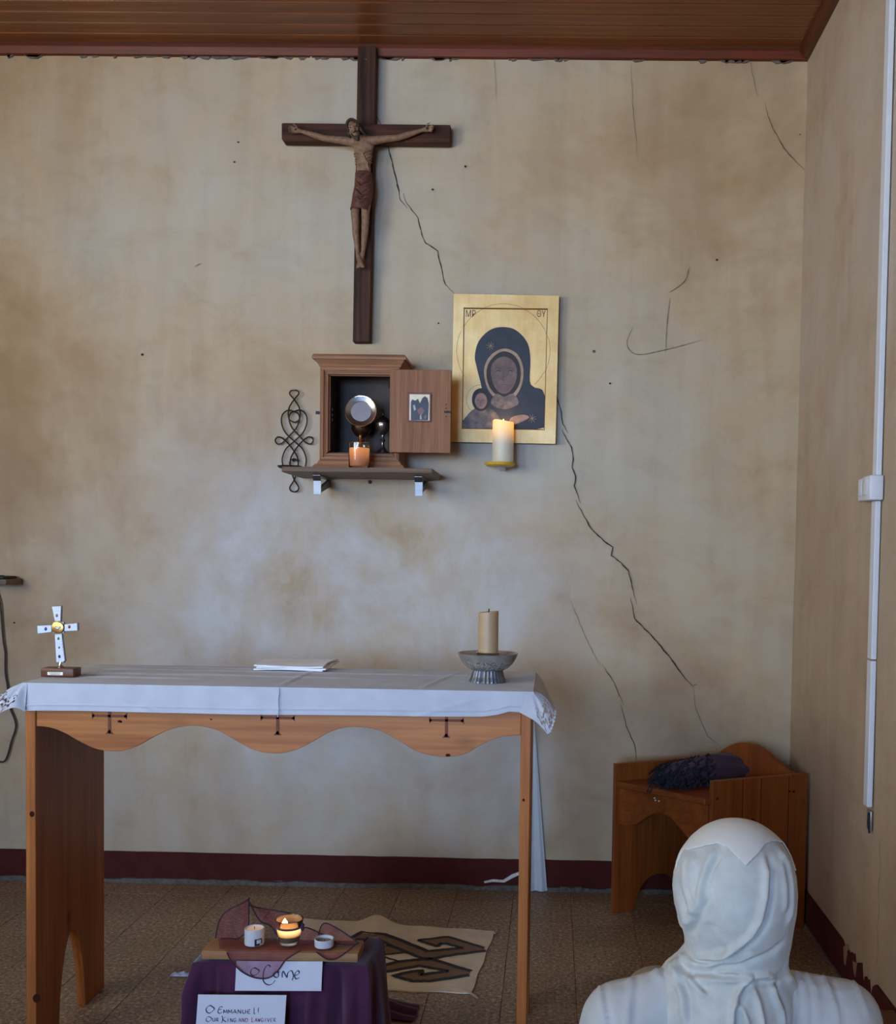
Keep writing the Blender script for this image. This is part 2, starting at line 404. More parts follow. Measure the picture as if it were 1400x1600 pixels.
def window(n, axis, fixed, h):
    s0, s1, z0, z1 = h; mb = MB(); c = (s0+s1)/2
    def b(p0, p1, q0, q1):
        if axis == 'x': mb.box(p0, p1, fixed-.12, fixed-.07, q0, q1, .004)
        else: mb.box(fixed-.12, fixed-.07, p0, p1, q0, q1, .004)
    b(s0, s1, z0, z0+.06); b(s0, s1, z1-.06, z1); b(s0, s0+.06, z0, z1); b(s1-.06, s1, z0, z1); b(c-.03, c+.03, z0, z1)
    fr = struct(mb.build('window_%d' % n, MAT_WFRAME, smooth=False))
    for p0, p1 in ((s0+.06, c-.03), (c+.03, s1-.06)):
        g = MB()
        if axis == 'x': g.box(p0, p1, fixed-.098, fixed-.092, z0+.06, z1-.06)
        else: g.box(fixed-.098, fixed-.092, p0, p1, z0+.06, z1-.06)
        g.build('pane', MAT_GLASS, fr, smooth=False)
window(1, 'x', YR, rear_holes[0]); window(2, 'y', XL, left_holes[0]); window(3, 'y', XL, left_holes[1])

# floor: slab with separate tiles laid where the photograph shows them
def tile_mat():
    m, t, b = newmat('granular_brown_tile'); setp(b, Roughness=.5)
    c = t.nodes.new('ShaderNodeNewGeometry'); v = c.outputs['Position']
    n = nz(t, v, 95, 4, .75); g = nz(t, v, 2.2, 4)
    oi = t.nodes.new('ShaderNodeObjectInfo')
    col = ramp(t, n, [(.36, L(92, 70, 52)), (.46, L(146, 119, 90)), (.56, L(168, 143, 113)), (.68, L(226, 211, 185))])
    col = mix(t, .6, col, ramp(t, g, [(.3, (.6, .55, .5, 1)), (.7, (1, 1, 1, 1))]), 'MULTIPLY')
    col = mix(t, .5, col, ramp(t, oi.outputs['Random'], [(0, (.72, .7, .68, 1)), (1, (1, 1, 1, 1))]), 'MULTIPLY')
    t.links.new(col, b.inputs['Base Color']); bump(t, b, n, .1, .002); return m
MAT_TILE = tile_mat()
MAT_SLAB = plain('floor_joint_mortar', L(84, 66, 50), .8, var=.3, scale=30)
floor = struct(MB().box(XL-.2, XR+.1, YR-.2, D+.1, -.12, -.003).build('floor', MAT_SLAB, smooth=False))
T = .2055; tile_me = None
j = 0
for iy in range(-8, 4):
    for ix in range(-12, 4):
        x0 = .293 + ix*T; y0 = 3.21 + iy*T
        x1, y1 = x0+T, y0+T; x0c, x1c, y1c = max(x0, XL), min(x1, XR), min(y1, D)
        if x1c-x0c < .02 or y1c-y0 < .02: continue
        full = x1c == x1 and x0c == x0 and y1c == y1
        if full and tile_me:
            o = bpy.data.objects.new('tile', tile_me); COL.objects.link(o)
        else:
            mb = MB().box(.0007, x1c-x0c-.0007, .0007, y1c-y0-.0007, -.003, 0, .0006, 1)
            me = mb.mesh('tile', False); me.materials.append(MAT_TILE)
            o = bpy.data.objects.new('tile', me); COL.objects.link(o)
            if full: tile_me = me
        o.location = (x0c, y0, random.uniform(-.0003, .0002)); o.parent = floor
# rest of the floor, behind what the lens sees
tag(MB().box(XL, XR, YR, 3.21-8*T, -.003, 0).build('floor_tiling', MAT_TILE, floor, smooth=False), kind='stuff')

ceiling = struct(MB().box(XL-.2, XR+.2, YR-.2, D+.2, HR+.014, HR+.1).build('ceiling', plain('ceiling_backing', L(50, 30, 18), .8), smooth=False))
PW = .0715; pm = None
k = 0; y = 3.727
while y > YR:
    if pm is None:
        mb = MB(); v = []
        prof = [(0, .014), (0, .0035), (.0035, 0), (PW-.0075, 0), (PW-.004, .0045), (PW-.0005, .0045), (PW-.0005, .014)]
        n = len(prof)
        for xx in (XL, XR):
            v += [(xx, -q[0], q[1]) for q in prof]
        mb.add(v, [(i, (i+1) % n, n+(i+1) % n, n+i) for i in range(n)] + [tuple(range(n)), tuple(range(n, 2*n))[::-1]])
        pm = mb.mesh('plank', False); pm.materials.append(MAT_PLANK)
    o = bpy.data.objects.new('plank', pm); COL.objects.link(o); o.parent = ceiling; o.location = (0, y, HR); y -= PW
trim_1 = struct(MB().prism([(XL, D, HR), (XL, D-.026, HR), (XL, D-.026, HR-.012), (XL, D-.016, HR-.034), (XL, D, HR-.036)], (XR-XL, 0, 0)).build('trim_1', MAT_TRIM, smooth=False))
MAT_TRIMY = wood('red_brown_trim_side', L(74, 34, 18), L(104, 54, 30), 1, .35)
trim_2 = struct(MB().prism([(XR, YR, HR), (XR-.035, YR, HR), (XR-.035, YR, HR-.012), (XR-.02, YR, HR-.034), (XR, YR, HR-.036)], (0, D-.027-YR, 0)).build('trim_2', MAT_TRIMY, smooth=False))

# skirting: painted band, chipped
def jag(a, b, n, f): return [f(a+(b-a)*i/n, i) for i in range(n+1)]
top = jag(XL, XR-.006, 60, lambda x, i: (x, D-.007, BB+random.uniform(-.0008, .0008)))
bot = jag(XR-.006, XL, 60, lambda x, i: (x, D-.007, .012+random.uniform(0, .006)))
baseboard_back = struct(MB().prism(top+bot, (0, .012, 0)).build('baseboard_back', MAT_BASE, smooth=False))
mb = MB(); random.seed(3)
mb.prism(jag(XL, XR, 80, lambda x, i: (x, D-.016, .012+random.uniform(0, .008)))+[(XR, D-.016, 0), (XL, D-.016, 0)], (0, .02, 0))
mb.build('mortar_line', MAT_MORTAR, baseboard_back, smooth=False)
RB = [(3.735, .113), (3.02, .113), (3.0, .104), (2.985, .07), (2.975, .098), (2.955, .106), (2.94, .088), (2.925, .112), (2.91, .1), (2.9, .118), (2.88, .07), (2.872, .055), (2.86, .108), (2.85, .106), (2.835, .118), (2.815, .052),
      (2.80, .078), (2.79, .098), (2.775, .088), (2.765, .1), (2.75, .05), (2.735, .07), (2.72, .1), (2.70, .113), (2.45, .113), (2.4, .113), (YR, .113), (YR, 0), (3.735, 0)]
baseboard_right = struct(MB().prism([(XR-.007, a, b) for a, b in RB], (.012, 0, 0)).build('baseboard_right', MAT_BASE, smooth=False))
mb = MB()
for q in [[(2.995, .1), (2.985, .06), (2.97, .055), (2.955, .1), (2.97, .118)], [(2.9, .1), (2.89, .07), (2.875, .06), (2.87, .09)]]:
    mb.prism([(XR-.0078, a, b) for a, b in q], (.006, 0, 0))
mb.build('bare_patch', plain('flaked_plaster', L(150, 112, 92), .9, var=.2, scale=90), baseboard_right, smooth=False)
mb = MB().prism([(XR-.012, a, b) for a, b in [(3.735, 0), (3.735, .008), (3.4, .01), (3.1, .007), (2.8, .012), (2.6, .006), (2.5, 0)]], (.012, 0, 0))
mb.build('mortar_line', MAT_MORTAR, baseboard_right, smooth=False)

# cracks, scratches and nail holes of the back wall (thin fissures with a bit of width)
def crack(pts, w=.0028, mat=None, name='crack', fine=True, ydep=.0045, seed=0):
    rnd = random.Random(len(pts)*31+int(pts[0][0])+seed); P = [at(a, b, D-ydep) for a, b in pts]; out = []
    for a, b in zip(P, P[1:]):
        n = max(2, int((b-a).length/.012))
        for i in range(n):
            q = a.lerp(b, i/n)
            if i and fine: q += Vector((rnd.uniform(-1, 1), 0, rnd.uniform(-1, 1)))*.0016
            out.append(q)
    out.append(P[-1]); m = len(out)
    wd = [w*(.25+.75*min(1, 5*min(i, m-1-i)/m))*rnd.uniform(.6, 1.25) for i in range(m)]
    return MB().ribbon(out, wd, (0, -1, 0)).build(name, mat or MAT_CRACK, wall_back, smooth=False)
crack([(585, 181), (590, 184), (594, 192), (600, 204)], .0018)
crack([(605, 222), (607, 232), (611, 248), (618, 276), (622, 292), (624, 304)], .0038)
crack([(623, 300), (625, 312), (632, 320), (637, 326)], .0018)
crack([(630, 302), (633, 313), (644, 329), (653, 340), (659, 366), (665, 380), (684, 392), (685, 401), (690, 420), (693, 437), (696, 445), (711, 460)], .0036)
MB().prism([at(a, b, D-.005) for a, b in [(619, 288), (621, 287), (624, 298), (623, 300)]], (0, .004, 0)).build('crack', MAT_CRACK, wall_back, smooth=False)
crack([(867, 608), (870.6, 622), (877, 645), (879, 662), (888, 677)], .0030)
crack([(878, 671), (887.5, 690), (893, 699), (895.7, 718), (894, 731), (899.5, 746), (897, 759), (907, 786)], .0042)
crack([(900, 782), (910, 802), (923, 825), (943.7, 845.6), (957.6, 855), (955, 868), (970, 879), (982, 892), (988, 919), (995, 944)], .0040)
crack([(985, 934), (991.7, 967), (1015, 990), (1030, 1007), (1048, 1029), (1071, 1061), (1084, 1073)], .0042)
crack([(1082, 1071), (1090, 1069)], .002); crack([(1084, 1073), (1086, 1102), (1094, 1125), (1106, 1151), (1129, 1169)], .0022, MAT_SCRATCH)
crack([(891, 937), (900, 960), (913, 992), (925, 1016), (936, 1040)], .0018, MAT_SCRATCH)
crack([(941, 1038), (960, 1067), (974, 1101)], .0022); crack([(970, 1101), (979, 1136), (991, 1162), (995, 1189)], .0024)
crack([(1171, 88), (1175.7, 116), (1184, 151)], .002, MAT_SCRATCH); crack([(1196, 161), (1200, 182), (1211, 207), (1225, 232), (1257, 266)], .0024)
crack([(985, 95), (988, 140), (988, 162), (992, 200), (997, 249)], .0016, MAT_SCRATCH)
crack([(771, 82), (774, 120), (776, 160)], .0012, MAT_SCRATCH)
for s in ([(1077, 417), (1069, 440), (1044, 458)], [(1047, 466), (1042, 508), (1040, 553)], [(989, 511), (980, 532), (983, 546), (999, 554), (1037, 547), (1069, 539), (1097, 531)]):
    P = [(q.x, q.y) for q in smooth_curve([Vector((a, b, 0)) for a, b in s], 5)]
    crack(P, .003, MAT_SCRATCH, 'scratch', False)
crack([(303, 417), (314, 411)], .002, MAT_SCRATCH, 'scratch', False)
for a, b, r in [(1120, 406, .004), (953, 599, .0036), (222, 554, .0045), (727, 260, .004), (676, 296, .0038), (685, 505, .003), (366, 253, .003), (578, 753, .007), (1250, 210, .002), (372, 222, .0028), (928, 549, .0055), (495, 643, .002), (22, 973, .003)]:
    p = at(a, b, D-.0045)
    MB().lathe([(r, 0), (r*.8, .002), (0, .0024)], (0, 0, 0), 10).build('nail_hole', MAT_CRACK if b != 549 else MAT_MORTAR, wall_back)
    o = wall_back.children[-1] if False else COL.objects[-1]
    o.rotation_euler = (PI/2, 0, 0); o.location = p
mb = MB(); random.seed(12)
for i in range(46):
    x = random.uniform(-2.0, .85); l = random.uniform(.01, .09); z = HR-.036-random.uniform(.001, .006)
    mb.prism([(x, D-.006, z+.006), (x+l*.4, D-.006, z+.007), (x+l, D-.006, z+.006), (x+l*.7, D-.006, z-random.uniform(0, .005)), (x+l*.3, D-.006, z-random.uniform(0, .007))], (0, .004, 0))
tag(mb.build('broken_plaster_edge', MAT_MORTAR, wall_back, smooth=False), kind='stuff')
MB().prism([at(a, b, D-.008) for a, b in [(480, 80), (491, 79), (492, 85), (486, 90), (483, 88)]], (0, .005, 0)).build('plaster_chip', MAT_CHIP, wall_back, smooth=False)
MB().prism([at(a, b, D-.009) for a, b in [(756, 1377), (770, 1374), (786, 1375), (800, 1366), (818, 1360), (838, 1358), (852, 1371), (838, 1364), (820, 1363), (803, 1371), (788, 1379), (770, 1378), (757, 1380)]], (0, .004, 0)).build('paint_scrape', MAT_CHIP, baseboard_back, smooth=False)
mb = MB()
for i in range(5):
    p = at(868+i*12, 1391+i*1.2, D-.02); mb.box(p.x-.012, p.x+.014, D-.02, D-.005, .004, .016+.004*(i % 2), .003)
mb.build('mortar_crumbs', MAT_MORTAR, baseboard_back)
crack([(1372, 1330), (1373, 1380), (1374, 1430), (1376, 1475)], .002) if False else None
P = [Vector((XR-.004, 2.70+.006*math.sin(i*1.3), .50-.022*i)) for i in range(16)]
MB().ribbon(P, [.0028*(.3+.7*abs(math.sin(i*.9))) for i in range(16)], (-1, 0, 0)).build('crack', MAT_CRACK, wall_right, smooth=False)

# ------------------------------------------------------------------ altar table
T0, T1, Y0, Y1, TZ = -1.2545, -.0428, 2.452, 2.835, .9
altar = thing('altar_table', 'long pine altar table with scalloped front apron under a white cloth', 'table', ((T0+T1)/2, (Y0+Y1)/2, 0))
MB().box(T0, T1, Y0, Y1+.02, TZ-.03, TZ, .003).build('tabletop', MAT_ALTAR, altar)
def panel_poly(x):
    yc = (Y0+Y1)/2; pts = [(x, Y0, 0), (x, Y0, TZ-.031), (x, Y1, TZ-.031), (x, Y1, 0), (x, yc+.075, 0)]
    for i in range(1, 20):
        t = i/20; s = 1-2*t     # pointed arch
        pts.append((x, yc+.075*s, .235*(1-abs(s)**1.9)**.62))
    return pts + [(x, yc-.075, 0)]
for x, n in ((T0, 1), (T1-.024, 1)):
    MB().prism(panel_poly(x), (.024, 0, 0), .0015).build('side_panel', MAT_ALTARV, altar, smooth=False)
ax0, ax1 = T0+.0245, T1-.0245
def apron_z(x):
    return lerp_keys(AP, x)[0]
ap_px = [(52, 1135), (75, 1137), (98, 1145), (125, 1160), (150, 1171), (180, 1174.5), (207, 1169), (235, 1154), (262, 1141), (290, 1135), (312, 1135), (340, 1142), (368, 1158), (398, 1173), (432, 1178), (462, 1172), (490, 1158), (515, 1144), (540, 1137), (562, 1136.5), (590, 1141), (620, 1156), (650, 1174), (680, 1182), (702, 1183), (728, 1178), (752, 1164), (778, 1153), (800, 1150), (813, 1149.5)]
AP = [(at(a, b, Y0).x, at(a, b, Y0).z) for a, b in ap_px]
sm = smooth_curve([Vector((a, Y0+.004, b)) for a, b in AP], 4)
sm[0].x = ax0; sm[-1].x = ax1
MB().prism(sm+[Vector((ax1, Y0+.004, TZ-.031)), Vector((ax0, Y0+.004, TZ-.031))], (0, .02, 0), .001).build('apron', MAT_ALTAR, altar, smooth=False)
apron = COL.objects[-1]
def carve(px, py0, py1, half):
    yy = Y0+.0036; mb = MB(); x = at(px, py1, Y0).x; zt, zb = .858, at(px, py1, Y0).z; za = at(px, py0, Y0).z; h = half
    mb.box(x-.0035, x+.0035, yy-.001, yy+.003, zb, zt)
    mb.box(x-h, x+h, yy-.001, yy+.003, za-.003, za+.003)
    for s in (-1, 1): mb.prism([(x+s*h, yy-.001, za-.008), (x+s*h, yy-.001, za+.008), (x+s*(h-.007), yy-.001, za)], (0, .004, 0))
    mb.prism([(x-.010, yy-.001, zb-.002), (x+.010, yy-.001, zb-.002), (x, yy-.001, zb+.009)], (0, .004, 0))
    return mb.build('carved_cross', MAT_INLAY, apron, smooth=False)
carve(170, 1119, 1146, .042); carve(433, 1122, 1148, .041); carve(697, 1126, 1152, .041)

# ------------------------------------------------------------------ altar cloth
CZ = TZ+.0012
alt_cloth = thing('altar_cloth', 'white lace-cornered linen cloth draped over the altar table', 'tablecloth', ((T0+T1)/2, 2.65, CZ))
def crease(x, y):
    z = .0
    for yy, a, x0, x1 in ((2.56, .004, -1.1, -.95), (2.64, .0035, -1.15, -.55), (2.74, .003, -1.12, -.2), (2.80, .003, -1.05, -.6)):
        if x0-.1 < x < x1+.1: z += a*math.exp(-((y-yy-.01*math.sin(x*5))/.006)**2)*min(1, max(0, (x-x0+.1)/.1))*min(1, max(0, (x1+.1-x)/.1))
    for xx, a in ((-.645, .003), (-.31-.12*0, .003)):
        z += a*math.exp(-((x-xx-(y-2.45)*(.18 if xx > -.4 else .02))/.005)**2)
    return z + .0012*(noise.noise(Vector((x*7, y*7, 0)))+1)
XA, XB, YA, YB = T0-.004, T1+.004, Y0-.004, Y1+.026
MB().grid(lambda u, v: (XA+(XB-XA)*u, YA+(YB-YA)*v, CZ+.002+crease(XA+(XB-XA)*u, YA+(YB-YA)*v)*min(1, 12*min(v, 1-v)+.1)), 170, 60).build('cloth_top', MAT_CLOTH, alt_cloth, angle=None)
zt = CZ+.002
# front fall
hem_f = [(at(a, b, 2.44).x, at(a, b, 2.44).z) for a, b in [(38, 1111), (60, 1110.5), (120, 1111), (250, 1114), (400, 1117), (560, 1118), (690, 1120), (755, 1120), (778, 1117), (795, 1112), (813, 1113)]]
def front(u, v):
    x = XA+.002+(XB-.012-XA)*u; zb = lerp_keys(hem_f, x)[0]
    z = zt-(zt-zb)*v; sh = .004*math.sin(v*PI/2)
    wav = .0035*v*noise.noise(Vector((x*6, 0, 2)))+.003*v*math.exp(-((x+.645)/.006)**2)
    diag = .003*math.exp(-(((x+.98)*.35+(z-.86))/.006)**2)*v + .0025*math.exp(-(((x+.25)*-.3+(z-.86))/.006)**2)*v
    hem = .0022*math.exp(-((z-zb-.014)/.0018)**2)
    return (x, YA-.001-sh-wav-diag-hem*1.0, z)
MB().grid(front, 240, 36).build('front_fall', MAT_CLOTH, alt_cloth, angle=None)
# end falls (right: px 813..868; left mirrored) : loft from table edge to the flaring lace hem
def endfall(right):
    if right:
        keys = [  # (top x, top y, top z), (hem)
            (Vector((XB-.016, YA, zt)), Vector((at(813, 1113, 2.435).x-.002, 2.435, at(813, 1113, 2.435).z))),
            (Vector((XB-.008, YA, zt)), at(835, 1126, 2.425)), (Vector((XB-.003, YA, zt)), at(847, 1137, 2.42)), (Vector((XB, YA, zt)), at(857, 1146, 2.415)),
            (Vector((XB, YA+.004, zt)), at(864, 1134, 2.425)), (Vector((XB, YA+.012, zt)), at(868, 1116, 2.445)), (Vector((XB, YA+.03, zt)), at(867, 1108, 2.48)),
            (Vector((XB, 2.6, zt)), at(864, 1106, 2.62)), (Vector((XB, 2.75, zt)), at(864, 1100, 2.75)), (Vector((XB, YB, zt)), at(862, 1096, YB))]
    else:
        keys = [(Vector((XA+.012, YA, zt)), Vector((at(40, 1111, 2.438).x, 2.436, at(40, 1111, 2.438).z))),
            (Vector((XA+.006, YA, zt)), at(24, 1105.5, 2.425)), (Vector((XA+.003, YA, zt)), at(8, 1110, 2.42)), (Vector((XA, YA, zt)), at(-9, 1118, 2.415)),
            (Vector((XA, YA+.006, zt)), at(-16, 1112, 2.43)), (Vector((XA, YA+.02, zt)), at(-14, 1104, 2.46)),
            (Vector((XA, 2.6, zt)), Vector((XA-.06, 2.6, .83))), (Vector((XA, 2.75, zt)), Vector((XA-.06, 2.75, .83))), (Vector((XA, YB, zt)), Vector((XA-.055, YB, .83)))]
    n = len(keys)-1
    A = smooth_curve([k_[0] for k_ in keys], 24); B = smooth_curve([k_[1] for k_ in keys], 24); m = len(A)-1
    nv = 44
    def fn(u, v):
        i = round(u*m); a, b = A[i], B[i]; p = a.lerp(b, v)
        p.z += .010*math.sin(PI*v)*(1 if u > .35 else .25)
        sc = .0022*math.sin(i*.8)*max(0, (v-.93)/.07)*(1 if u > .3 else 0)
        fold = .0035*math.sin(u*26)*v*math.sin(PI*min(1, v*1.1))
        return (p.x+(sc if right else -sc), p.y+fold-.0012, p.z+sc)
    rnd = random.Random(5)
    holes = []
    u0, u1 = (.17, .58) if right else (.17, .6)
    for q in range(78): holes.append((rnd.uniform(u0, u1), rnd.uniform(.50, .95), rnd.uniform(.008, .017), rnd.uniform(.018, .042), rnd.uniform(0, PI)))
    def keep(u, v):
        for hu, hv, ru, rv, an in holes:
            du, dv = (u-hu), (v-hv)
            c, s = math.cos(an), math.sin(an); a_, b_ = (du*2.0*c+dv*s), (-du*2.0*s+dv*c)
            if (a_/ru/2)**2+(b_/rv)**2 < 1: return False
        return True
    return MB().grid(fn, m, nv, keep).build('lace_end', MAT_CLOTH, alt_cloth, angle=None)
endfall(True); endfall(False)
MB().grid(lambda u, v: (XA+(XB-XA)*u, YB+.001+.004*v*math.sin(u*30), zt-.135*v), 80, 8).build('back_fall', MAT_CLOTH, alt_cloth, angle=None)
for x in (at(433, 1110, 2.43).x,):
    MB().tube([(x+.001*math.sin(i), YA-.0045-.0042*math.sin(i/12*PI/2), zt-.002-i*.0062) for i in range(12)], .0012, 6).build('crease', MAT_CLOTH, alt_cloth)

# ------------------------------------------------------------------ things on the altar
nap = thing('folded_napkin', 'small folded white linen napkin lying on the altar cloth', 'napkin', (-.70, 2.83, zt+.004))
for i, (dx, z0) in enumerate(((0, 0), (.004, .0045), (-.003, .009))):
    def nf(u, v, i=i, dx=dx, z0=z0):
        t = v*2*PI*0; x = -.79+.185*u+dx; y = 2.745+.2*v*1.0+.015*i*0
        return (x+.035*(v)*(1 if False else .0)+.004*math.sin(v*5+i), y, zt+.0052+z0+.0016*math.sin(u*4+i)+.0018*math.sin(v*3))
    b = MB(); g0 = MB().grid(nf, 20, 12)
    b.add(g0.v, g0.f); b.add([(p[0], p[1], p[2]+.0034) for p in g0.v], g0.f)
    W = 21
    ring = [k_ for k_ in range(W)] + [r*W+20 for r in range(1, 13)] + [12*W+k_ for k_ in range(19, -1, -1)] + [r*W for r in range(11, 0, -1)]
    nV = len(g0.v)
    b.f += [(ring[k_], ring[(k_+1) % len(ring)], nV+ring[(k_+1) % len(ring)], nV+ring[k_]) for k_ in range(len(ring))]
    b.build('folded_layer', MAT_NAPKIN, nap, angle=1.0)

bowl_c = (-.157, 2.61, zt+.002)
cb = thing('candle_bowl', 'hammered pewter bowl on a ribbed foot at the right of the altar', 'candle holder', bowl_c)
MAT_HAMMER = None
def hammered():
    m, t, b = newmat('hammered_pewter'); setp(b, Roughness=.34, Metallic=.65)
    v = t.nodes.new('ShaderNodeTexVoronoi'); v.inputs['Scale'].default_value = 190; t.links.new(tex_coord(t), v.inputs['Vector'])
    t.links.new(ramp(t, v.outputs[0], [(.1, L(90, 86, 84)), (.6, L(200, 192, 184))]), b.inputs['Base Color']); bump(t, b, v.outputs[0], .6, .004); return m
MAT_HAMMER = hammered()
mb = MB(); n = 56; prof = [(.0455, 0), (.0450, .004), (.041, .014), (.0385, .024), (.037, .030)]; v = []
for r, z in prof:
    for k in range(n):
        a = 2*PI*k/n; rr = r*(1+.022*(1 if k % 2 else -1)); v.append((bowl_c[0]+rr*math.cos(a), bowl_c[1]+rr*math.sin(a), bowl_c[2]+z))
f = [(i*n+k, i*n+(k+1) % n, (i+1)*n+(k+1) % n, (i+1)*n+k) for i in range(4) for k in range(n)]
mb.add(v, f + [tuple(range(n))[::-1], tuple(4*n+k for k in range(n))]); mb.build('ribbed_foot', plain('dark_pewter', L(104, 106, 112), .42, .7, .3), cb, smooth=False)
MB().lathe([(.0, .030), (.040, .030), (.052, .036), (.063, .046), (.068, .055)], bowl_c, 48).build('hammered_band', MAT_HAMMER, cb)
MB().lathe([(.0682, .0545), (.0725, .063), (.0755, .071), (.0765, .0725), (.0745, .073), (.071, .066), (.06, .055), (.045, .048), (0, .046)], bowl_c, 48).build('bowl', MAT_DSILVER, cb)
MB().lathe([(.0275, .046), (.0285, .072), (.030, .0745), (.0265, .0755), (.0262, .047)], bowl_c, 32).build('candle_cup', MAT_SILVER, cb)
can = thing('pillar_candle', 'unlit ivory pillar candle standing in the pewter bowl', 'candle', (bowl_c[0], bowl_c[1], bowl_c[2]+.047))
mb = MB(); n = 32; v = []
for z, r in ((.048, .0252), (.10, .0255), (.15, .0253), (.172, .0256), (.1765, .025), (.176, .0235), (.171, .02), (.169, .006)):
    for k in range(n):
        a = 2*PI*k/n; tilt = .0025*math.cos(a) if z > .165 else 0
        v.append((bowl_c[0]+r*math.cos(a)*(1+.012*math.sin(3*a)), bowl_c[1]+r*math.sin(a), bowl_c[2]+z+tilt))
mb.add(v, [(i*n+k, i*n+(k+1) % n, (i+1)*n+(k+1) % n, (i+1)*n+k) for i in range(7) for k in range(n)] + [tuple(range(n))[::-1], tuple(7*n+k for k in range(n))])
mb.build('wax_pillar', MAT_WAX, can)
MB().tube([(bowl_c[0]+dx, bowl_c[1], bowl_c[2]+z) for dx, z in ((0, .168), (.0005, .178), (.0015, .184))], .0017, 6).build('wick', MAT_WICK, can)

# standing cross with mother-of-pearl arms
sy = 2.565
def cp(a, b, y=sy): return at(40+a/11.43, 930+b/11.43, y)
sc_ = thing('standing_cross', 'small pearl-white jewelled cross on a wooden block at left end of altar', 'cross', (cp(630, 1440).x, sy, zt+.002))
bx0, bx1 = cp(345, 1400).x, cp(925, 1400).x; zb0 = zt+.0025; zb1 = zb0+.0215
MB().box(bx0, bx1, sy-.022, sy+.022, zb0, zb1, .002).build('base_block', wood('cross_base_wood', L(84, 48, 30), L(128, 80, 54), 0, .4, 2), sc_)
MB().box(cp(470, 1400).x, cp(745, 1400).x, sy-.0235, sy-.0215, zb0+.005, zb0+.0125).build('plaque', plain('engraved_silver_plate', L(226, 224, 206), .35, .3), sc_, smooth=False)
mb = MB()
for i, (a, b) in enumerate(((500, 700), (520, 690))):
    mb.box(cp(a, 0).x, cp(b, 0).x, sy-.0240, sy-.0234, zb0+.0098-i*.0032, zb0+.0106-i*.0032)
mb.build('engraved_line', MAT_BLACK, COL.objects['plaque'], smooth=False)
stemp = cp(632, 1290)
MB().lathe([(.0085, -.001), (.009, .002), (.0065, .006), (.005, .012), (.0045, .02)], (stemp.x, sy, zb1), 16).build('stem', MAT_SILVER, sc_)
def nacre():
    m, t, b = newmat('mother_of_pearl'); setp(b, Roughness=.2); b.inputs['Coat Weight'].default_value = .6
    n = nz(t, tex_coord(t), 90, 5, .6, 1.5)
    t.links.new(ramp(t, n, [(.3, L(176, 192, 214)), (.5, L(222, 228, 236)), (.7, L(200, 214, 220))]), b.inputs['Base Color']); return m
MAT_NACRE = nacre(); MAT_SEDGE = plain('cross_silver_edge', L(150, 146, 146), .35, .7, .3)
dz = zb1+.012-cp(630, 1235).z
arms = {'upper_arm': [(480, 225), (655, 215), (645, 500), (535, 505)], 'left_arm': [(215, 570), (490, 555), (490, 690), (222, 720)], 'right_arm': [(700, 545), (945, 520), (950, 665), (700, 675)], 'lower_arm': [(530, 710), (662, 705), (722, 1200), (690, 1235), (560, 1240)]}
for nme, q in arms.items():
    c = sum((cp(a, b) for a, b in q), Vector())/len(q)
    P = [cp(a, b)+Vector((0, 0, dz)) for a, b in q]
    MB().prism([p+Vector((0, -.004, 0)) for p in P], (0, .008, 0), .0008).build(nme, MAT_SEDGE, sc_, smooth=False)
    c = sum(P, Vector())/len(P)
    mb = MB().prism([c+(p-c)*.92+Vector((0, -.0055, 0)) for p in P], (0, .003, 0), .0006); mb.build('pearl_inlay', MAT_NACRE, COL.objects[-1], smooth=False)
c = cp(598, 605)+Vector((0, -.006, dz))
MB().box(c.x-.0135, c.x+.0135, sy-.004, sy+.004, c.z-.0135, c.z+.0135).build('centre_block', MAT_SEDGE, sc_, smooth=False)
def disc(c, r, th, mat, name, par, n=24):
    o = MB().lathe([(r, 0), (r, th*.7), (r*.85, th), (0, th)], (0, 0, 0), n).build(name, mat, par, origin=(0, 0, 0))
    o.rotation_euler = (PI/2, 0, 0); o.location = Vector(c) - parent_origin(par); return o
md = disc(c, .0148, .003, MAT_GOLDM, 'medallion', sc_)
mb = MB()
for a, b, s in ((-.006, .001, .004), (0, -.002, .005), (.005, .001, .004)): mb.ball((c.x+a, c.y-.003, c.z+b), s, .0015, s*.7, 10, 6)
mb.build('medallion_relief', MAT_DSILVER, sc_)
for a, b, col, r in ((575, 390, L(120, 104, 50), .0032), (378, 628, L(30, 60, 120), .0036), (798, 592, L(140, 28, 36), .0034), (604, 800, L(110, 100, 60), .0030), (618, 962, L(40, 60, 56), .0022), (622, 1120, L(20, 40, 70), .0034)):
    p = cp(a, b)+Vector((0, -.0055, dz))
    MB().ball(p, r, r*.5, r*1.25, 12, 8).build('gem', plain('gem', col, .1, 0, .05), sc_)

# ------------------------------------------------------------------ crucifix
cr = thing('crucifix', 'large dark wooden crucifix hanging high on the cracked wall', 'crucifix', (at(567, 534, D-.05).x, D, 1.971))
bf = D-.046
def quad(pts, y): return [at(a, b, y) for a, b in pts]
MB().prism(quad([(559, 72), (588, 72.5), (577, 534), (551, 534)], bf), (0, .04, 0), .002).build('upright_beam', MAT_CROSSV, cr, smooth=False)
MB().prism(quad([(440, 193), (441, 192), (703, 195), (704, 196), (703, 222), (702, 223.5), (443, 220.5), (440, 217)], bf-.006), (0, .042, 0), .002).build('cross_beam', MAT_CROSSH, cr, smooth=False)
mb = MB(); yb = bf-.022
def K(a, b, dy=0.0): return at(530+a/6.4, 180+b/6.4, yb-dy)
def KA(a, b, dy=0.0): return at(420+a/4.21, 170+b/4.21, yb-dy)
px = 2.25e-3
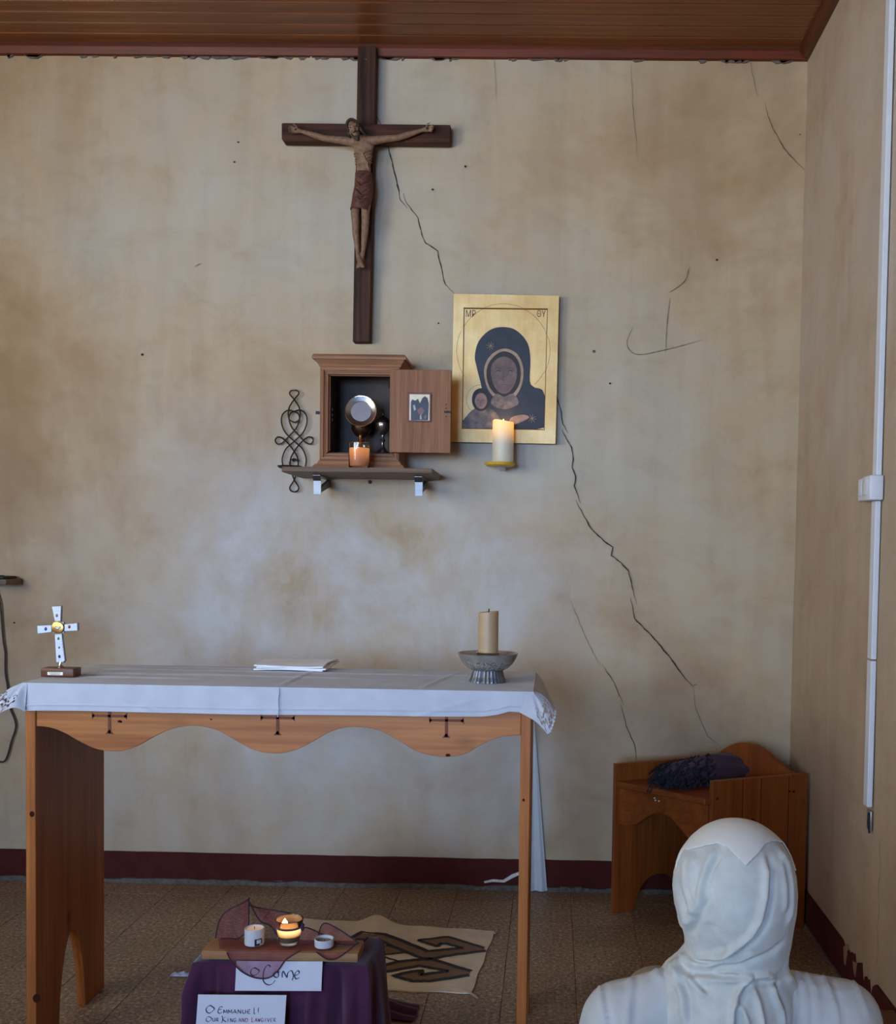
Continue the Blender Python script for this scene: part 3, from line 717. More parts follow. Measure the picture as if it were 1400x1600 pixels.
# torso
for a, b, dy, rx, ry, rz in ((248, 262, .004, .036, .017, .022), (245, 300, .008, .037, .021, .030), (243, 345, .008, .034, .021, .028), (245, 400, .006, .029, .018, .03), (243, 470, .005, .025, .016, .035), (245, 540, .006, .026, .017, .035), (243, 620, .006, .03, .019, .035)):
    mb.ball(K(a, b, dy), rx, ry, rz, 20, 12)
# pectorals
mb.ball(K(205, 315, .016), .019, .012, .017); mb.ball(K(285, 315, .016), .019, .012, .017)
# neck and head
mb.limb([K(225, 255, .012), K(180, 205, .020)], [.0135, .0125])
rot = Matrix.Rotation(math.radians(-20), 3, 'Y') @ Matrix.Rotation(math.radians(14), 3, 'X') @ Matrix.Rotation(math.radians(10), 3, 'Z')
hc = K(138, 138, .03)
def hp(x, y, z): return hc+rot@Vector((x, y, z))
mb.ball(hc, .0205, .023, .029, 20, 14, rot)
mb.ball(hp(0, -.007, -.020), .013, .013, .012)          # jaw
mb.limb([hp(0, -.0215, .006), hp(0, -.0265, -.007)], [.0028, .0042])   # nose
mb.limb([hp(-.012, -.0185, .009), hp(.012, -.0185, .009)], [.0034, .0034])    # brow
for s in (-1, 1): mb.ball(hp(s*.011, -.0165, -.006), .006, .005, .006); mb.ball(hp(s*.0205, .002, -.002), .004, .006, .008)
# arms
LS, LE, LW = KA(535, 215, .01), KA(370, 195, .008), KA(215, 148, .006)
RS, RE, RW = KA(680, 210, .01), KA(850, 190, .008), KA(1010, 140, .006)
mb.limb([LS+Vector((.012, 0, -.002)), LS.lerp(LE, .45)+Vector((0, 0, .001)), LE, LE.lerp(LW, .4), LW], [.0165, .0125, .0105, .0105, .0062])
mb.limb([RS+Vector((-.012, 0, -.002)), RS.lerp(RE, .45)+Vector((0, 0, .001)), RE, RE.lerp(RW, .4), RW], [.0165, .0125, .0105, .0105, .0062])
def hand(wr, dirx, up):
    pc = wr+Vector((dirx*.016, -.002, .002)); mb.limb([wr, pc], [.0065, .009]); mb.ball(pc, .0105, .006, .010)
    for i, (dz_, l, bend) in enumerate(((.0075, .017, .006), (.003, .02, .009), (-.002, .019, .011), (-.0065, .015, .012))):
        b0 = pc+Vector((dirx*.008, -.002, dz_)); b1 = b0+Vector((dirx*l*.55, -.004, dz_*.45)); b2 = b1+Vector((dirx*l*.3, -bend, -.001))
        mb.limb([b0, b1, b2], [.0030, .0027, .0022], 8)
    t0 = pc+Vector((-dirx*.002, -.003, .007)); t1 = t0+Vector((dirx*.006, -.006, .008)); mb.limb([t0, t1, t1+Vector((dirx*.006, -.004, .001))], [.0034, .003, .0024], 8)
hand(LW, -1, 1); hand(RW, 1, 1)
# legs
mb.limb([K(185, 800, .008), K(157, 985, .014), K(163, 1060, .016), K(165, 1180, .008), K(185, 1370, .006)], [.019, .0145, .0135, .0118, .0072])
mb.limb([K(275, 800, .008), K(262, 985, .016), K(262, 1060, .018), K(255, 1180, .010), K(238, 1370, .008)], [.019, .0145, .0135, .0120, .0072])
mb.limb([K(185, 1370, .008), K(200, 1440, .018), K(228, 1500, .028)], [.0078, .0095, .0075]); mb.limb([K(238, 1370, .008), K(215, 1450, .012), K(195, 1505, .022)], [.0078, .0095, .0075])
for i in range(5):
    mb.limb([K(216+i*6, 1500+i*1.5, .028), K(222+i*6, 1520-abs(i-1)*1.5, .034)], [.003, .0026], 6)
    mb.limb([K(178+i*6, 1508, .021), K(176+i*6, 1526-i*2, .027)], [.003, .0026], 6)
go = Vector(cr.location)
me = remesh(mb, 'figure', .0013, 3, go)
co = np.zeros(len(me.vertices)*3); me.vertices.foreach_get('co', co); co = co.reshape(-1, 3)
nr = np.zeros(len(me.vertices)*3); me.vertices.foreach_get('normal', nr); nr = nr.reshape(-1, 3)
def kk(a, b): p = K(a, b)-go; return (p.x, p.z)
st = []
for i in range(5):
    st.append(([kk(248+i*10, 405+i*30), kk(290, 385+i*26), kk(335, 365+i*26)], .0024, .0042, 'r'))
    st.append(([kk(212-i*4, 410+i*24), kk(180, 400+i*24), kk(155, 390+i*24)], .0024, .0040, 'r'))
st += [([kk(240, 395), kk(262, 440), kk(285, 500), kk(310, 560)], .003, .003, 'l'), ([kk(240, 395), kk(215, 420), kk(195, 480), kk(188, 570)], .003, .002, 'r'), ([kk(150, 350), kk(205, 375), kk(245, 385), kk(290, 372), kk(340, 345)], .003, -.002, 'r')]
m_ = (nr[:, 1] < .4) & (co[:, 2] > K(0, 600).z-go.z) & (co[:, 2] < K(0, 330).z-go.z)
co += nr*(1.5*strokes_disp(co, st)*m_)[:, None]
me.vertices.foreach_set('co', co.ravel()); me.update()
fig = link_mesh('figure', me, MAT_CORPUS, cr); tag(fig, 'pale carved wooden figure with outstretched arms')
# loincloth
def loin(u, v):
    a = 2*PI*u; zt_, zb_ = K(0, 592).z, K(0, 965).z; z = zt_+(zb_-zt_)*v
    xl = lerp_keys([(0, 172), (.35, 165), (1, 125)], v)[0]; xr = lerp_keys([(0, 338), (.35, 350), (.6, 345), (1, 318)], v)[0]
    l, r_ = K(xl, 0).x, K(xr, 0).x; c_ = (l+r_)/2; h = (r_-l)/2
    fold = .004*math.sin(v*24+2.5*math.sin(a)**2*0+3*abs(math.cos(a+.3)))*max(0, -math.sin(a))*(1-.5*v)
    return (c_+h*math.cos(a), yb-.010+(.030+.004*v)*math.sin(a)-fold, z-.004*math.cos(a)*v)
mb = MB().grid(loin, 72, 60, closed_u=True)
lo = mb.build('loincloth', MAT_LOIN, cr, angle=None); lo.parent = fig
def kf(a, b): p = K(a, b); return (p.x-go.x, p.z-go.z)
me = lo.data; co = np.zeros(len(me.vertices)*3); me.vertices.foreach_get('co', co); co = co.reshape(-1, 3)
st = [([kf(185, 640), kf(240, 680), kf(330, 620)], .004, .005, 'l'), ([kf(185, 700), kf(240, 760), kf(345, 715)], .004, .006, 'l'), ([kf(180, 780), kf(240, 850), kf(330, 790)], .004, .005, 'l'), ([kf(190, 850), kf(235, 900), kf(290, 870)], .004, .004, 'l'), ([kf(178, 605), kf(250, 625), kf(335, 600)], .004, .004, 'r')]
co[:, 1] -= 1.9*strokes_disp(co, st)*(co[:, 1] < (yb-.010-go.y)); me.vertices.foreach_set('co', co.ravel()); me.update()
mb = MB()       # hair with a twisted crown
for i in range(30):
    a = -.35+(PI+.7)*i/29
    mb.ball(hp(.0195*math.cos(a), -.010+.004*math.sin(i*2.1), .023*math.sin(a)+.006), .0052, .0062, .0052, 8, 6)
mb.ball(hp(0, .010, .008), .022, .018, .026)
for i in range(6):
    mb.limb([hp(.020, -.008+i*.004, .008), hp(.025, -.008+i*.004, -.014), hp(.036, .0+i*.003, -.036)], [.0055, .006, .0035], 8)
    mb.limb([hp(-.020, -.004+i*.003, .008), hp(-.022, -.002+i*.003, -.012), hp(-.019, .002+i*.003, -.024)], [.0045, .0045, .003], 8)
link_mesh('hair', remesh(mb, 'hair', .0014, 1, go), MAT_HAIR, fig)
mb = MB()
for i in range(11):
    a = PI*(1.02+.96*i/10); mb.ball(hp(.0130*math.cos(a), -.0125-.004*abs(math.sin(a)), -.017+.014*math.sin(a)), .0038, .0045, .0055, 8, 6)
mb.ball(hp(0, -.016, -.036), .006, .005, .008)
mb.limb([hp(-.007, -.0215, -.0145), hp(0, -.023, -.0125), hp(.007, -.0215, -.0145)], [.0018, .0024, .0018], 8)
link_mesh('beard', remesh(mb, 'beard', .0011, 1, go), MAT_HAIR, fig)
for s in (-1, 1): MB().ball(hp(s*.0085, -.0205, .0025), .0034, .0016, .0014, 8, 6).build('eyelid', MAT_HAIR, fig)
for p in (LW+Vector((-.018, -.008, .002)), RW+Vector((.018, -.008, .002)), K(205, 1465, .026)):
    disc(p, .0038, .004, MAT_BLACK, 'nail', cr, 10)
disc(at(572, 93, bf), .003, .002, MAT_STEEL, 'nail', cr, 10)

# ------------------------------------------------------------------ shelf, tabernacle and vessels
sY0 = 3.46
sx0, sx1, sz1 = at(440, 730, sY0).x, at(675, 732, sY0).x, at(560, 730.2, sY0).z
sz0 = sz1-.019
shelf = thing('wall_shelf', 'narrow grey-brown wooden wall shelf carrying the small cabinet', 'shelf', ((sx0+sx1)/2, D, sz0))
MB().prism([(sx0, sY0, sz0+.003), (sx0, sY0+.003, sz1), (sx0, D-.001, sz1), (sx0, D-.001, sz0), (sx0, sY0+.014, sz0)], (sx1-sx0, 0, 0), .0008).build('board', MAT_SHELF, shelf, smooth=False)
for a, b in ((494, 768), (653, 770)):
    x = at(a, b, D-.2).x; w_ = .0135
    br = MB().box(x-w_, x+w_, D-.2, D-.0045, sz0-.0045, sz0-.0004, .0008).build('bracket', MAT_STEEL, shelf, smooth=False)
    MB().prism([(x-w_, D-.2, sz0-.0045), (x+w_, D-.2, sz0-.0045), (x+w_, D-.188, sz0-.02), (x-w_, D-.188, sz0-.02)], (0, .004, 0)).build('bracket_lip', MAT_STEEL, br, smooth=False)
    MB().prism([(x-w_+.002, D-.194, sz0-.0205), (x+w_+.002, D-.194, sz0-.0205), (x+w_+.002, D-.192, sz0-.068), (x-w_+.002, D-.192, sz0-.068)], (0, .004, 0), .0006).build('bracket_foot', MAT_STEEL, br, smooth=False)
    MB().prism([(x-.006, D-.187, sz0-.066), (x-.006, D-.178, sz0-.05), (x-.006, D-.0045, sz0-.0045), (x-.006, D-.0045, sz0-.03)], (.012, 0, 0)).build('bracket_strut', MAT_STEEL, br, smooth=False)
disc(at(565.5, 740, sY0+.016), .003, .002, MAT_BLACK, 'screw', shelf, 8)

tY = 3.574; tbx0, tbx1 = at(500, 650, tY).x, at(624, 650, tY).x
tb0 = sz1+.001
ob0, ob1, oz0, oz1 = at(514, 0, tY).x, at(607, 0, tY).x, at(560, 707, tY).z, at(560, 577, tY).z
tab = thing('tabernacle_cabinet', 'small oak wall cabinet with moulded cornice and open door', 'cabinet', ((tbx0+tbx1)/2, D-.1, tb0))
ztop = at(560, 573, tY).z
mb = MB(); mb.box(tbx0, tbx0+.02, tY+.012, D-.004, tb0+.03, ztop); mb.box(tbx1-.02, tbx1, tY+.012, D-.004, tb0+.03, ztop)
mb.box(tbx0+.02, tbx1-.02, tY+.012, D-.004, tb0+.03, oz0-.002); mb.box(tbx0+.02, tbx1-.02, tY+.012, D-.004, oz1+.004, ztop)
mb.build('carcass', MAT_TAB, tab, smooth=False)
MB().box(tbx0+.02, tbx1-.02, D-.012, D-.005, oz0-.002, oz1+.004).build('back_panel', MAT_TABIN, tab, smooth=False)
mb = MB()
mb.box(tbx0+.0201, tbx0+.024, tY+.03, D-.0125, oz0, oz1); mb.box(tbx1-.024, tbx1-.0201, tY+.03, D-.0125, oz0, oz1); mb.box(tbx0+.0241, tbx1-.0241, tY+.03, D-.0125, oz1, oz1+.003); mb.box(tbx0+.0241, tbx1-.0241, tY+.03, D-.0125, oz0-.001, oz0+.002)
mb.build('lining', MAT_TABIN, tab, smooth=False)
# moulded face frame: mitred members with a stepped profile
def frame_member(p0, p1, inn, width, name, mat):
    # inn: unit vector to the opening; profile goes from outer edge to inner edge, proud then stepped back
    p0, p1, inn = Vector(p0), Vector(p1), Vector(inn); along = (p1-p0).normalized()
    prof = [(0, .014), (0, -.002), (.25, -.006), (.38, -.006), (.42, -.001), (.55, .001), (.7, -.004), (.82, -.004), (.9, .004), (1, .006), (1, .014)]
    v = []
    for end, p, sg in ((0, p0, 1), (1, p1, -1)):
        for a, d_ in prof: v.append(p+inn*(a*width)+along*(sg*a*width)+Vector((0, d_, 0)))
    n = len(prof); return MB().add(v, [(i, (i+1) % n, n+(i+1) % n, n+i) for i in range(n)]+[tuple(range(n)), tuple(range(n, 2*n))[::-1]]).build(name, mat, tab, smooth=False)
fx0, fx1, fz0, fz1 = tbx0, tbx1, tb0+.031, ztop-.001
wl = ob0-fx0; wr = fx1-ob1
FW = .034
frame_member((fx0, tY, fz0), (fx0, tY, fz1), (1, 0, 0), FW, 'frame_stile', MAT_TAB); frame_member((fx1, tY, fz0), (fx1, tY, fz1), (-1, 0, 0), FW, 'frame_stile', MAT_TAB)
frame_member((fx0, tY, fz0), (fx1, tY, fz0), (0, 0, 1), .026, 'frame_rail', MAT_TABH); frame_member((fx0, tY, fz1), (fx1, tY, fz1), (0, 0, -1), .03, 'frame_rail', MAT_TABH)
def moulding(steps, name, mat):       # stacked slabs with sloped sides: (outset bottom, outset top, z0, z1)
    mb = MB()
    for o0, o1, z0, z1 in steps:
        b = [(tbx0-o0, tY-o0, z0), (tbx1+o0, tY-o0, z0), (tbx1+o0, D-.004, z0), (tbx0-o0, D-.004, z0)]; t_ = [(tbx0-o1, tY-o1, z1), (tbx1+o1, tY-o1, z1), (tbx1+o1, D-.004, z1), (tbx0-o1, D-.004, z1)]
        mb.add(b+t_, [(0, 1, 2, 3), (4, 5, 6, 7), (0, 1, 5, 4), (1, 2, 6, 5), (2, 3, 7, 6), (3, 0, 4, 7)])
    return mb.build(name, mat, tab, smooth=False)
moulding([(.003, .006, ztop, ztop+.006), (.006, .018, ztop+.0061, ztop+.022), (.0235, .0245, ztop+.0221, ztop+.03), (.0245, .019, ztop+.0301, ztop+.039)], 'cornice', MAT_TABH)
moulding([(.019, .021, tb0, tb0+.008), (.021, .012, tb0+.0081, tb0+.018), (.008, .003, tb0+.0181, tb0+.030)], 'plinth', MAT_TABH)
dY = tY-.030
d0, d1 = at(609.5, 577, dY), at(703.5, 708, dY)
door = MB().box(d0.x, d1.x, dY, dY+.02, d1.z, d0.z, .0012, 1).build('door', MAT_TAB, tab, smooth=False)
for b in (600, 690):
    p = at(609, b, dY+.02)
    MB().tube([(p.x-.002, dY+.022, p.z-.014), (p.x-.002, dY+.022, p.z+.014)], .0035, 10).build('hinge', MAT_IRON, door)
for b in (632, 638, 644, 651):
    disc(at(697, b, dY), .0024 if b != 644 else .0034, .0015, MAT_BLACK, 'lock_screw', door, 10)
MB().box(d1.x-.022, d1.x+.002, dY-.001, dY+.004, at(700, 644, dY).z-.003, at(700, 643, dY).z+.002).build('lock_bolt', MAT_IRON, door, smooth=False)
MB().box(tbx0-.022, tbx0-.001, tY+.03, tY+.034, at(495, 644, tY).z-.003, at(495, 642, tY).z+.003).build('latch_pin', MAT_IRON, tab, smooth=False)
for b in (640, 648, 656):
    p = at(519, b, tY+.03); MB().ball(p, .003, .003, .006, 8, 6).build('keeper', MAT_STEEL, tab)

# small icon card on the door: plain dark figures on cream with a red edge
ipx = [(638, 614), (673, 614), (673, 659), (638, 659)]
yi = dY-.001
ic = thing('small_picture_card', 'tiny red-edged picture card fixed inside the open cabinet door', 'picture', at(655, 659, yi))
a, b = at(637.5, 613.5, yi), at(673.5, 659.5, yi)
MB().box(a.x, b.x, yi-.005, yi, b.z, a.z, .0008, 1).build('red_edge', plain('red_brown_edge', L(108, 40, 30), .5), ic, smooth=False)
a2, b2 = at(640, 616, yi-.005), at(671, 657, yi-.005)
MB().box(a2.x, b2.x, yi-.0056, yi-.0049, b2.z, a2.z).build('cream_ground', plain('cream_ground', L(222, 208, 176), .5), ic, smooth=False)
def px_poly(pts, y): return [at(u, v, y) for u, v in pts]
MAT_DK = plain('dark_blue_figures', L(44, 46, 58), .5, var=.5, scale=260); MAT_MD = plain('brown_figures', L(122, 82, 70), .5, var=.5, scale=300); MAT_LT = plain('pale_figures', L(168, 160, 150), .5, var=.4, scale=300)
MB().prism(px_poly([(642, 656.5), (642, 628), (644, 624), (649, 626), (653, 623), (656, 630), (660, 622), (664, 619), (668, 622), (670, 630), (669, 656.5)], yi-.0062), (0, .0006, 0)).build('dark_group', MAT_DK, ic, smooth=False)
for pts, m in (([(652, 640), (658, 636), (663, 641), (660, 648), (654, 647)], MAT_MD), ([(645, 634), (648, 632), (650, 640), (647, 642)], MAT_LT), ([(656, 650), (658, 646), (659, 655), (656, 655)], MAT_LT), ([(664, 648), (667, 650), (665, 655), (662, 653)], MAT_MD)):
    MB().prism(px_poly(pts, yi-.0066), (0, .0004, 0)).build('figure_patch', m, ic, smooth=False)

# vessels inside the cabinet
zf = oz0+.0025
chx = at(564, 700, 3.66).x
ch = thing('chalice', 'gilt chalice standing behind the round silver plate in the cabinet', 'chalice', (chx, 3.665, zf))
MB().lathe([(.0, 0), (.030, 0), (.031, .003), (.024, .008), (.011, .018), (.0075, .03), (.0065, .042)], (chx, 3.665, zf), 28).build('foot', MAT_GOLDM, ch)
MB().lathe([(.0065, .042), (.010, .045), (.0125, .049), (.010, .053), (.0065, .056)], (chx, 3.665, zf), 28).build('knop', plain('purple_enamel', L(150, 70, 120), .25, .5), ch)
MB().lathe([(.0066, .056), (.012, .06), (.026, .07), (.034, .085), (.036, .105), (.0365, .125), (.035, .125), (.033, .09), (.02, .072), (0, .068)], (chx, 3.665, zf), 32).build('cup', plain('dark_gilt', L(96, 70, 56), .3, .9), ch)
pc = at(564, 643.5, 3.61)
pl = thing('round_silver_plate', 'round polished silver plate standing upright in the open cabinet', 'plate', (pc.x, 3.612, pc.z-.055))
r_ = 25.2*3.61/FPX
o = MB().lathe([(0, .004), (r_*.62, .004), (r_*.68, .006), (r_*.93, .012), (r_*.95, .0105), (r_*.66, .002), (0, .001)], (0, 0, 0), 48).build('dish', plain('satin_silver', L(176, 176, 176), .3, 1.0, .06), pl, origin=(0, 0, 0), angle=.12); o.rotation_euler = (PI/2-.17, 0, .05); o.location = pc-Vector(pl.location)+Vector((0, .004, 0))
o = MB().tube([(r_*.955*math.cos(2*PI*i/64), r_*.955*math.sin(2*PI*i/64), .0115) for i in range(64)], .0022, 8, closed=True).build('gilt_rim', plain('rose_gilt_rim', L(226, 196, 170), .2, 1.0), pl, origin=(0, 0, 0)); o.rotation_euler = (PI/2-.17, 0, .05); o.location = pc-Vector(pl.location)+Vector((0, .004, 0))
# its own stand
MB().lathe([(.024, 0), (.025, .004), (.017, .008), (.009, .02), (.0055, .034), (.009, .04), (.0055, .046), (.0045, .058)], (pc.x, 3.602, zf), 24).build('stand', MAT_GOLDM, pl)
cx_ = at(598, 700, 3.62).x
cib = thing('ciborium', 'dark silver lidded goblet at the right inside the cabinet', 'goblet', (cx_, 3.62, zf))
MAT_DARKS = plain('dark_silver', L(112, 106, 104), .26, .9, .15)
def zs(q, k_=1.24): return [(r, z*k_) for r, z in q]
MB().lathe(zs([(0, 0), (.02, 0), (.021, .003), (.014, .008), (.007, .018), (.005, .03), (.009, .036), (.005, .042), (.0055, .05), (.016, .058), (.024, .07), (.026, .078), (.0255, .084), (0, .084)]), (cx_, 3.62, zf), 28).build('goblet_body', MAT_DARKS, cib)
MB().lathe(zs([(.027, .0842), (.0265, .088), (.02, .096), (.008, .103), (.003, .106), (.0025, .110), (.0045, .113), (.003, .117), (.001, .124), (0, .125)]), (cx_, 3.62, zf), 28).build('lid', plain('dark_lid', L(60, 52, 50), .3, .9), cib)

# jar candle on the shelf
jx, jy = at(561.5, 729, 3.5).x, 3.5
jz = sz1+.0005
jc = thing('orange_jar_candle', 'orange candle glowing in a clear glass jar on the wall shelf', 'candle', (jx, jy, jz))
JR = .0375
MAT_JGLASS = glass('jar_glass', (.96, .97, .97, 1))
MB().lathe([(0, 0), (JR*.9, 0), (JR*.95, .003), (JR, .083), (JR-.0012, .084), (JR-.0026, .083), (JR*.95-.0026, .006), (0, .005)], (jx, jy, jz), 40).build('glass_jar', MAT_JGLASS, jc)
MB().lathe([(0, .0058), (JR*.95-.0032, .0065), (JR-.0034, .062), (JR-.004, .0665), (JR-.007, .0635), (.02, .061), (0, .060)], (jx, jy, jz), 40).build('wax', glow_wax('orange_lit_wax', L(206, 128, 84), (1.0, .36, .10, 1), .005, .07, .55), jc)
MB().tube([(jx, jy, jz+.058), (jx, jy, jz+.068)], .001, 6).build('wick', MAT_WICK, jc)
def point(name, loc, p, r=.012, col=(1, .55, .22)):
    l = bpy.data.lights.new(name, 'POINT'); l.energy = p; l.shadow_soft_size = r; l.color = col
    o = bpy.data.objects.new(name, l); o.location = loc; COL.objects.link(o)

# wrought iron sconce
sc0 = thing('iron_wall_sconce', 'black wrought-iron scroll sconce left of the small cabinet', 'sconce', (at(457, 730, D-.02).x, D, 1.44))
YS = D-.017
def sp(a, b): return at(420+a/4.667, 530+b/4.667, YS)
A1 = [(183, 371), (160, 378), (153, 400), (185, 440), (222, 500), (228, 560), (205, 640), (150, 705), (100, 755), (65, 765), (47, 740), (62, 715), (95, 720), (150, 770), (203, 850), (214, 900), (205, 965), (183, 1030), (154, 1078), (160, 1104), (183, 1114)]
B1 = [(188, 608), (222, 585), (215, 545), (180, 526), (140, 518), (100, 550), (93, 610), (120, 680), (185, 745), (245, 800), (272, 870), (267, 928)]
C1 = [(150, 915), (152, 895), (165, 878), (185, 872), (203, 880), (213, 900), (214, 918)]
for q, nm in ((A1, 'scroll'), (B1, 'scroll')):
    for mir in (0, 1):
        P = [sp((372-a) if mir else a, b)+Vector((0, -.003 if mir else 0, 0)) for a, b in q]
        MB().tube(smooth_curve(P, 6), .0026, 8).build(nm, MAT_IRON, sc0)
MB().tube(smooth_curve([sp(a, b) for a, b in C1], 5), .0022, 8).build('inner_arch', MAT_IRON, sc0)
tp = at(420+158/4.667, 530+932/4.667, D-.05)
MB().lathe([(0, 0), (.034, 0), (.041, .004), (.043, .008), (.042, .009), (.034, .003), (0, .003)], (tp.x, D-.062, tp.z-.006), 32, sy=.95).build('tray', MAT_IRON, sc0)
MB().tube([(tp.x+.006, D-.05, tp.z-.008), (tp.x+.008, YS, tp.z-.016)], .003, 8).build('tray_arm', MAT_IRON, sc0)
p = sp(180, 883); MB().ball(p+Vector((0, -.003, 0)), .005).build('rivet', MAT_IRON, sc0)

# ------------------------------------------------------------------ large gilded icon (plain generic hooded figure)
yI = D-.034
icn = thing('gilded_icon_panel', 'gold-leaf wooden panel painted with a hooded figure in dark robes', 'painting', at(787, 692, D))
def gold():
    m, t, b = newmat('gold_leaf'); setp(b, Roughness=.5, Metallic=.25)
    v = tex_coord(t); n = nz(t, v, 9, 5, .6); n2 = nz(t, tex_coord(t, (60, 60, 8)), 1, 4)
    c = ramp(t, n, [(.3, L(214, 172, 104)), (.5, L(230, 192, 126)), (.7, L(238, 208, 150))])
    c = mix(t, .3, c, ramp(t, n2, [(.35, (.78, .74, .66, 1)), (.6, (1, 1, 1, 1))]), 'MULTIPLY')
    t.links.new(c, b.inputs['Base Color']); bump(t, b, n2, .05, .001); return m
MAT_GOLD = gold(); MAT_GLINE = plain('incised_line', L(96, 66, 34), .6)
o4 = [(709, 459), (873.5, 462), (868, 693.5), (705, 690.5)]; i4 = [(724.5, 480.5), (856, 482), (851, 672), (721.5, 670)]
Oq = [at(a, b, yI) for a, b in o4]; Iq = [at(a, b, yI) for a, b in i4]; Rq = [p.lerp(sum(Iq, Vector())/4, .018)+Vector((0, .006, 0)) for p in Iq]
Bq = [p+Vector((0, .032, 0)) for p in Oq]
v = Oq+Iq+Rq
mb = MB().add(v, [(i, (i+1) % 4, 4+(i+1) % 4, 4+i) for i in range(4)]+[(8, 9, 10, 11)])
mb.build('gold_face', MAT_GOLD, icn, smooth=False)
MB().add(Iq+Rq, [(i, (i+1) % 4, 4+(i+1) % 4, 4+i) for i in range(4)]).build('recess_edge', plain('recess_shadow_line', L(120, 78, 36), .6), icn, smooth=False)
MB().add([p+Vector((0, .0003, 0)) for p in Oq]+Bq, [(i, (i+1) % 4, 4+(i+1) % 4, 4+i) for i in range(4)]+[(4, 5, 6, 7)]).build('wood_edge', wood('icon_wood', L(60, 36, 24), L(92, 58, 38), 2), icn, smooth=False)
yP = yI+.0056
LAY = [0]
def ip(a, b): return at(690+a/5.16, 440+b/5.16, yP)
def layer(pts, mat, name, sm_=True, lift=.0004):
    LAY[0] += lift
    P = [Vector((a, b, 0)) for a, b in pts]
    if sm_: P = smooth_curve(P, 5, True)
    return MB().prism([ip(q.x, q.y)+Vector((0, -LAY[0], 0)) for q in P], (0, .0003, 0)).build(name, mat, icn, smooth=False)
MAT_ROBEB = plain('blue_black_robe', L(36, 37, 46), .55, var=.3, scale=30); MAT_FLESH = plain('umber_flesh', L(104, 82, 74), .55, var=.4, scale=32); MAT_FLESH2 = plain('pale_umber_flesh', L(136, 110, 98), .55, var=.35, scale=40)
MAT_OCHRE = plain('ochre_trim', L(158, 130, 100), .5, var=.2, scale=60); MAT_GREYB = plain('grey_brown_garment', L(100, 90, 84), .55, var=.6, scale=40); MAT_LINEP = plain('painted_dark_line', L(40, 32, 30), .6)
layer([(180, 1178), (182, 1110), (230, 1060), (300, 985), (330, 900), (285, 700), (268, 600), (300, 480), (390, 390), (495, 366), (600, 392), (690, 490), (716, 620), (712, 800), (745, 850), (825, 900), (827, 1178)], MAT_ROBEB, 'painted_robe')
layer([(345, 690), (400, 590), (500, 540), (600, 575), (655, 680), (650, 820), (590, 930), (500, 965), (410, 920), (355, 820)], MAT_OCHRE, 'painted_hood_trim')
layer([(365, 700), (415, 610), (500, 562), (588, 598), (634, 690), (630, 815), (575, 905), (500, 940), (425, 900), (372, 815)], MAT_LINEP, 'painted_inner_hood')
layer([(400, 690), (440, 630), (505, 605), (570, 635), (605, 700), (600, 800), (555, 880), (505, 905), (450, 880), (408, 800)], MAT_FLESH, 'painted_face')
layer([(440, 905), (505, 930), (575, 905), (620, 985), (505, 1030), (400, 985)], MAT_GREYB, 'painted_collar')
LAY[0] += .0002
def pline(pts, w_, mat, name):
    P = [ip(q.x, q.y)+Vector((0, -LAY[0]-.0006, 0)) for q in smooth_curve([Vector((a, b, 0)) for a, b in pts], 4)]
    return MB().ribbon(P, w_, (0, -1, 0)).build(name, mat, icn, smooth=False)
for s in (-1, 1):
    pline([(505+s*22, 706), (505+s*48, 694), (505+s*76, 706)], .0016, MAT_LINEP, 'painted_brow'); pline([(505+s*28, 724), (505+s*50, 716), (505+s*70, 726)], .0026, MAT_LINEP, 'painted_eye')
pline([(500, 712), (496, 770), (488, 792), (510, 796)], .0012, MAT_LINEP, 'painted_nose'); pline([(475, 834), (505, 828), (535, 834)], .002, plain('painted_lip', L(104, 58, 50), .5), 'painted_mouth')
# small seated child at the lower left, facing front
layer([(185, 1176), (200, 1090), (260, 1030), (330, 1010), (420, 1040), (470, 1110), (480, 1176)], MAT_GREYB, 'painted_child_garment')
layer([(245, 960), (262, 890), (318, 860), (374, 890), (390, 960), (370, 1020), (318, 1045), (266, 1020)], MAT_LINEP, 'painted_child_hair')
layer([(268, 965), (285, 915), (318, 900), (352, 915), (368, 965), (350, 1010), (318, 1028), (286, 1010)], MAT_FLESH2, 'painted_child_face')
for s in (-1, 1): pline([(318+s*12, 958), (318+s*22, 954), (318+s*34, 960)], .0016, MAT_LINEP, 'painted_eye')
pline([(316, 958), (312, 985), (322, 988)], .0008, MAT_LINEP, 'painted_nose'); pline([(304, 1003), (318, 1000), (332, 1003)], .0012, MAT_LINEP, 'painted_mouth')
layer([(560, 1100), (640, 1075), (700, 1085), (690, 1110), (600, 1150), (540, 1160)], MAT_FLESH2, 'painted_hand')
for cx0, cy0 in ((395, 520), (730, 1105)):
    for k in range(4):
        a = k*PI/4+.2; pline([(cx0-34*math.cos(a), cy0-34*math.sin(a)), (cx0, cy0), (cx0+34*math.cos(a), cy0+34*math.sin(a))], .0013, MAT_OCHRE, 'painted_star')
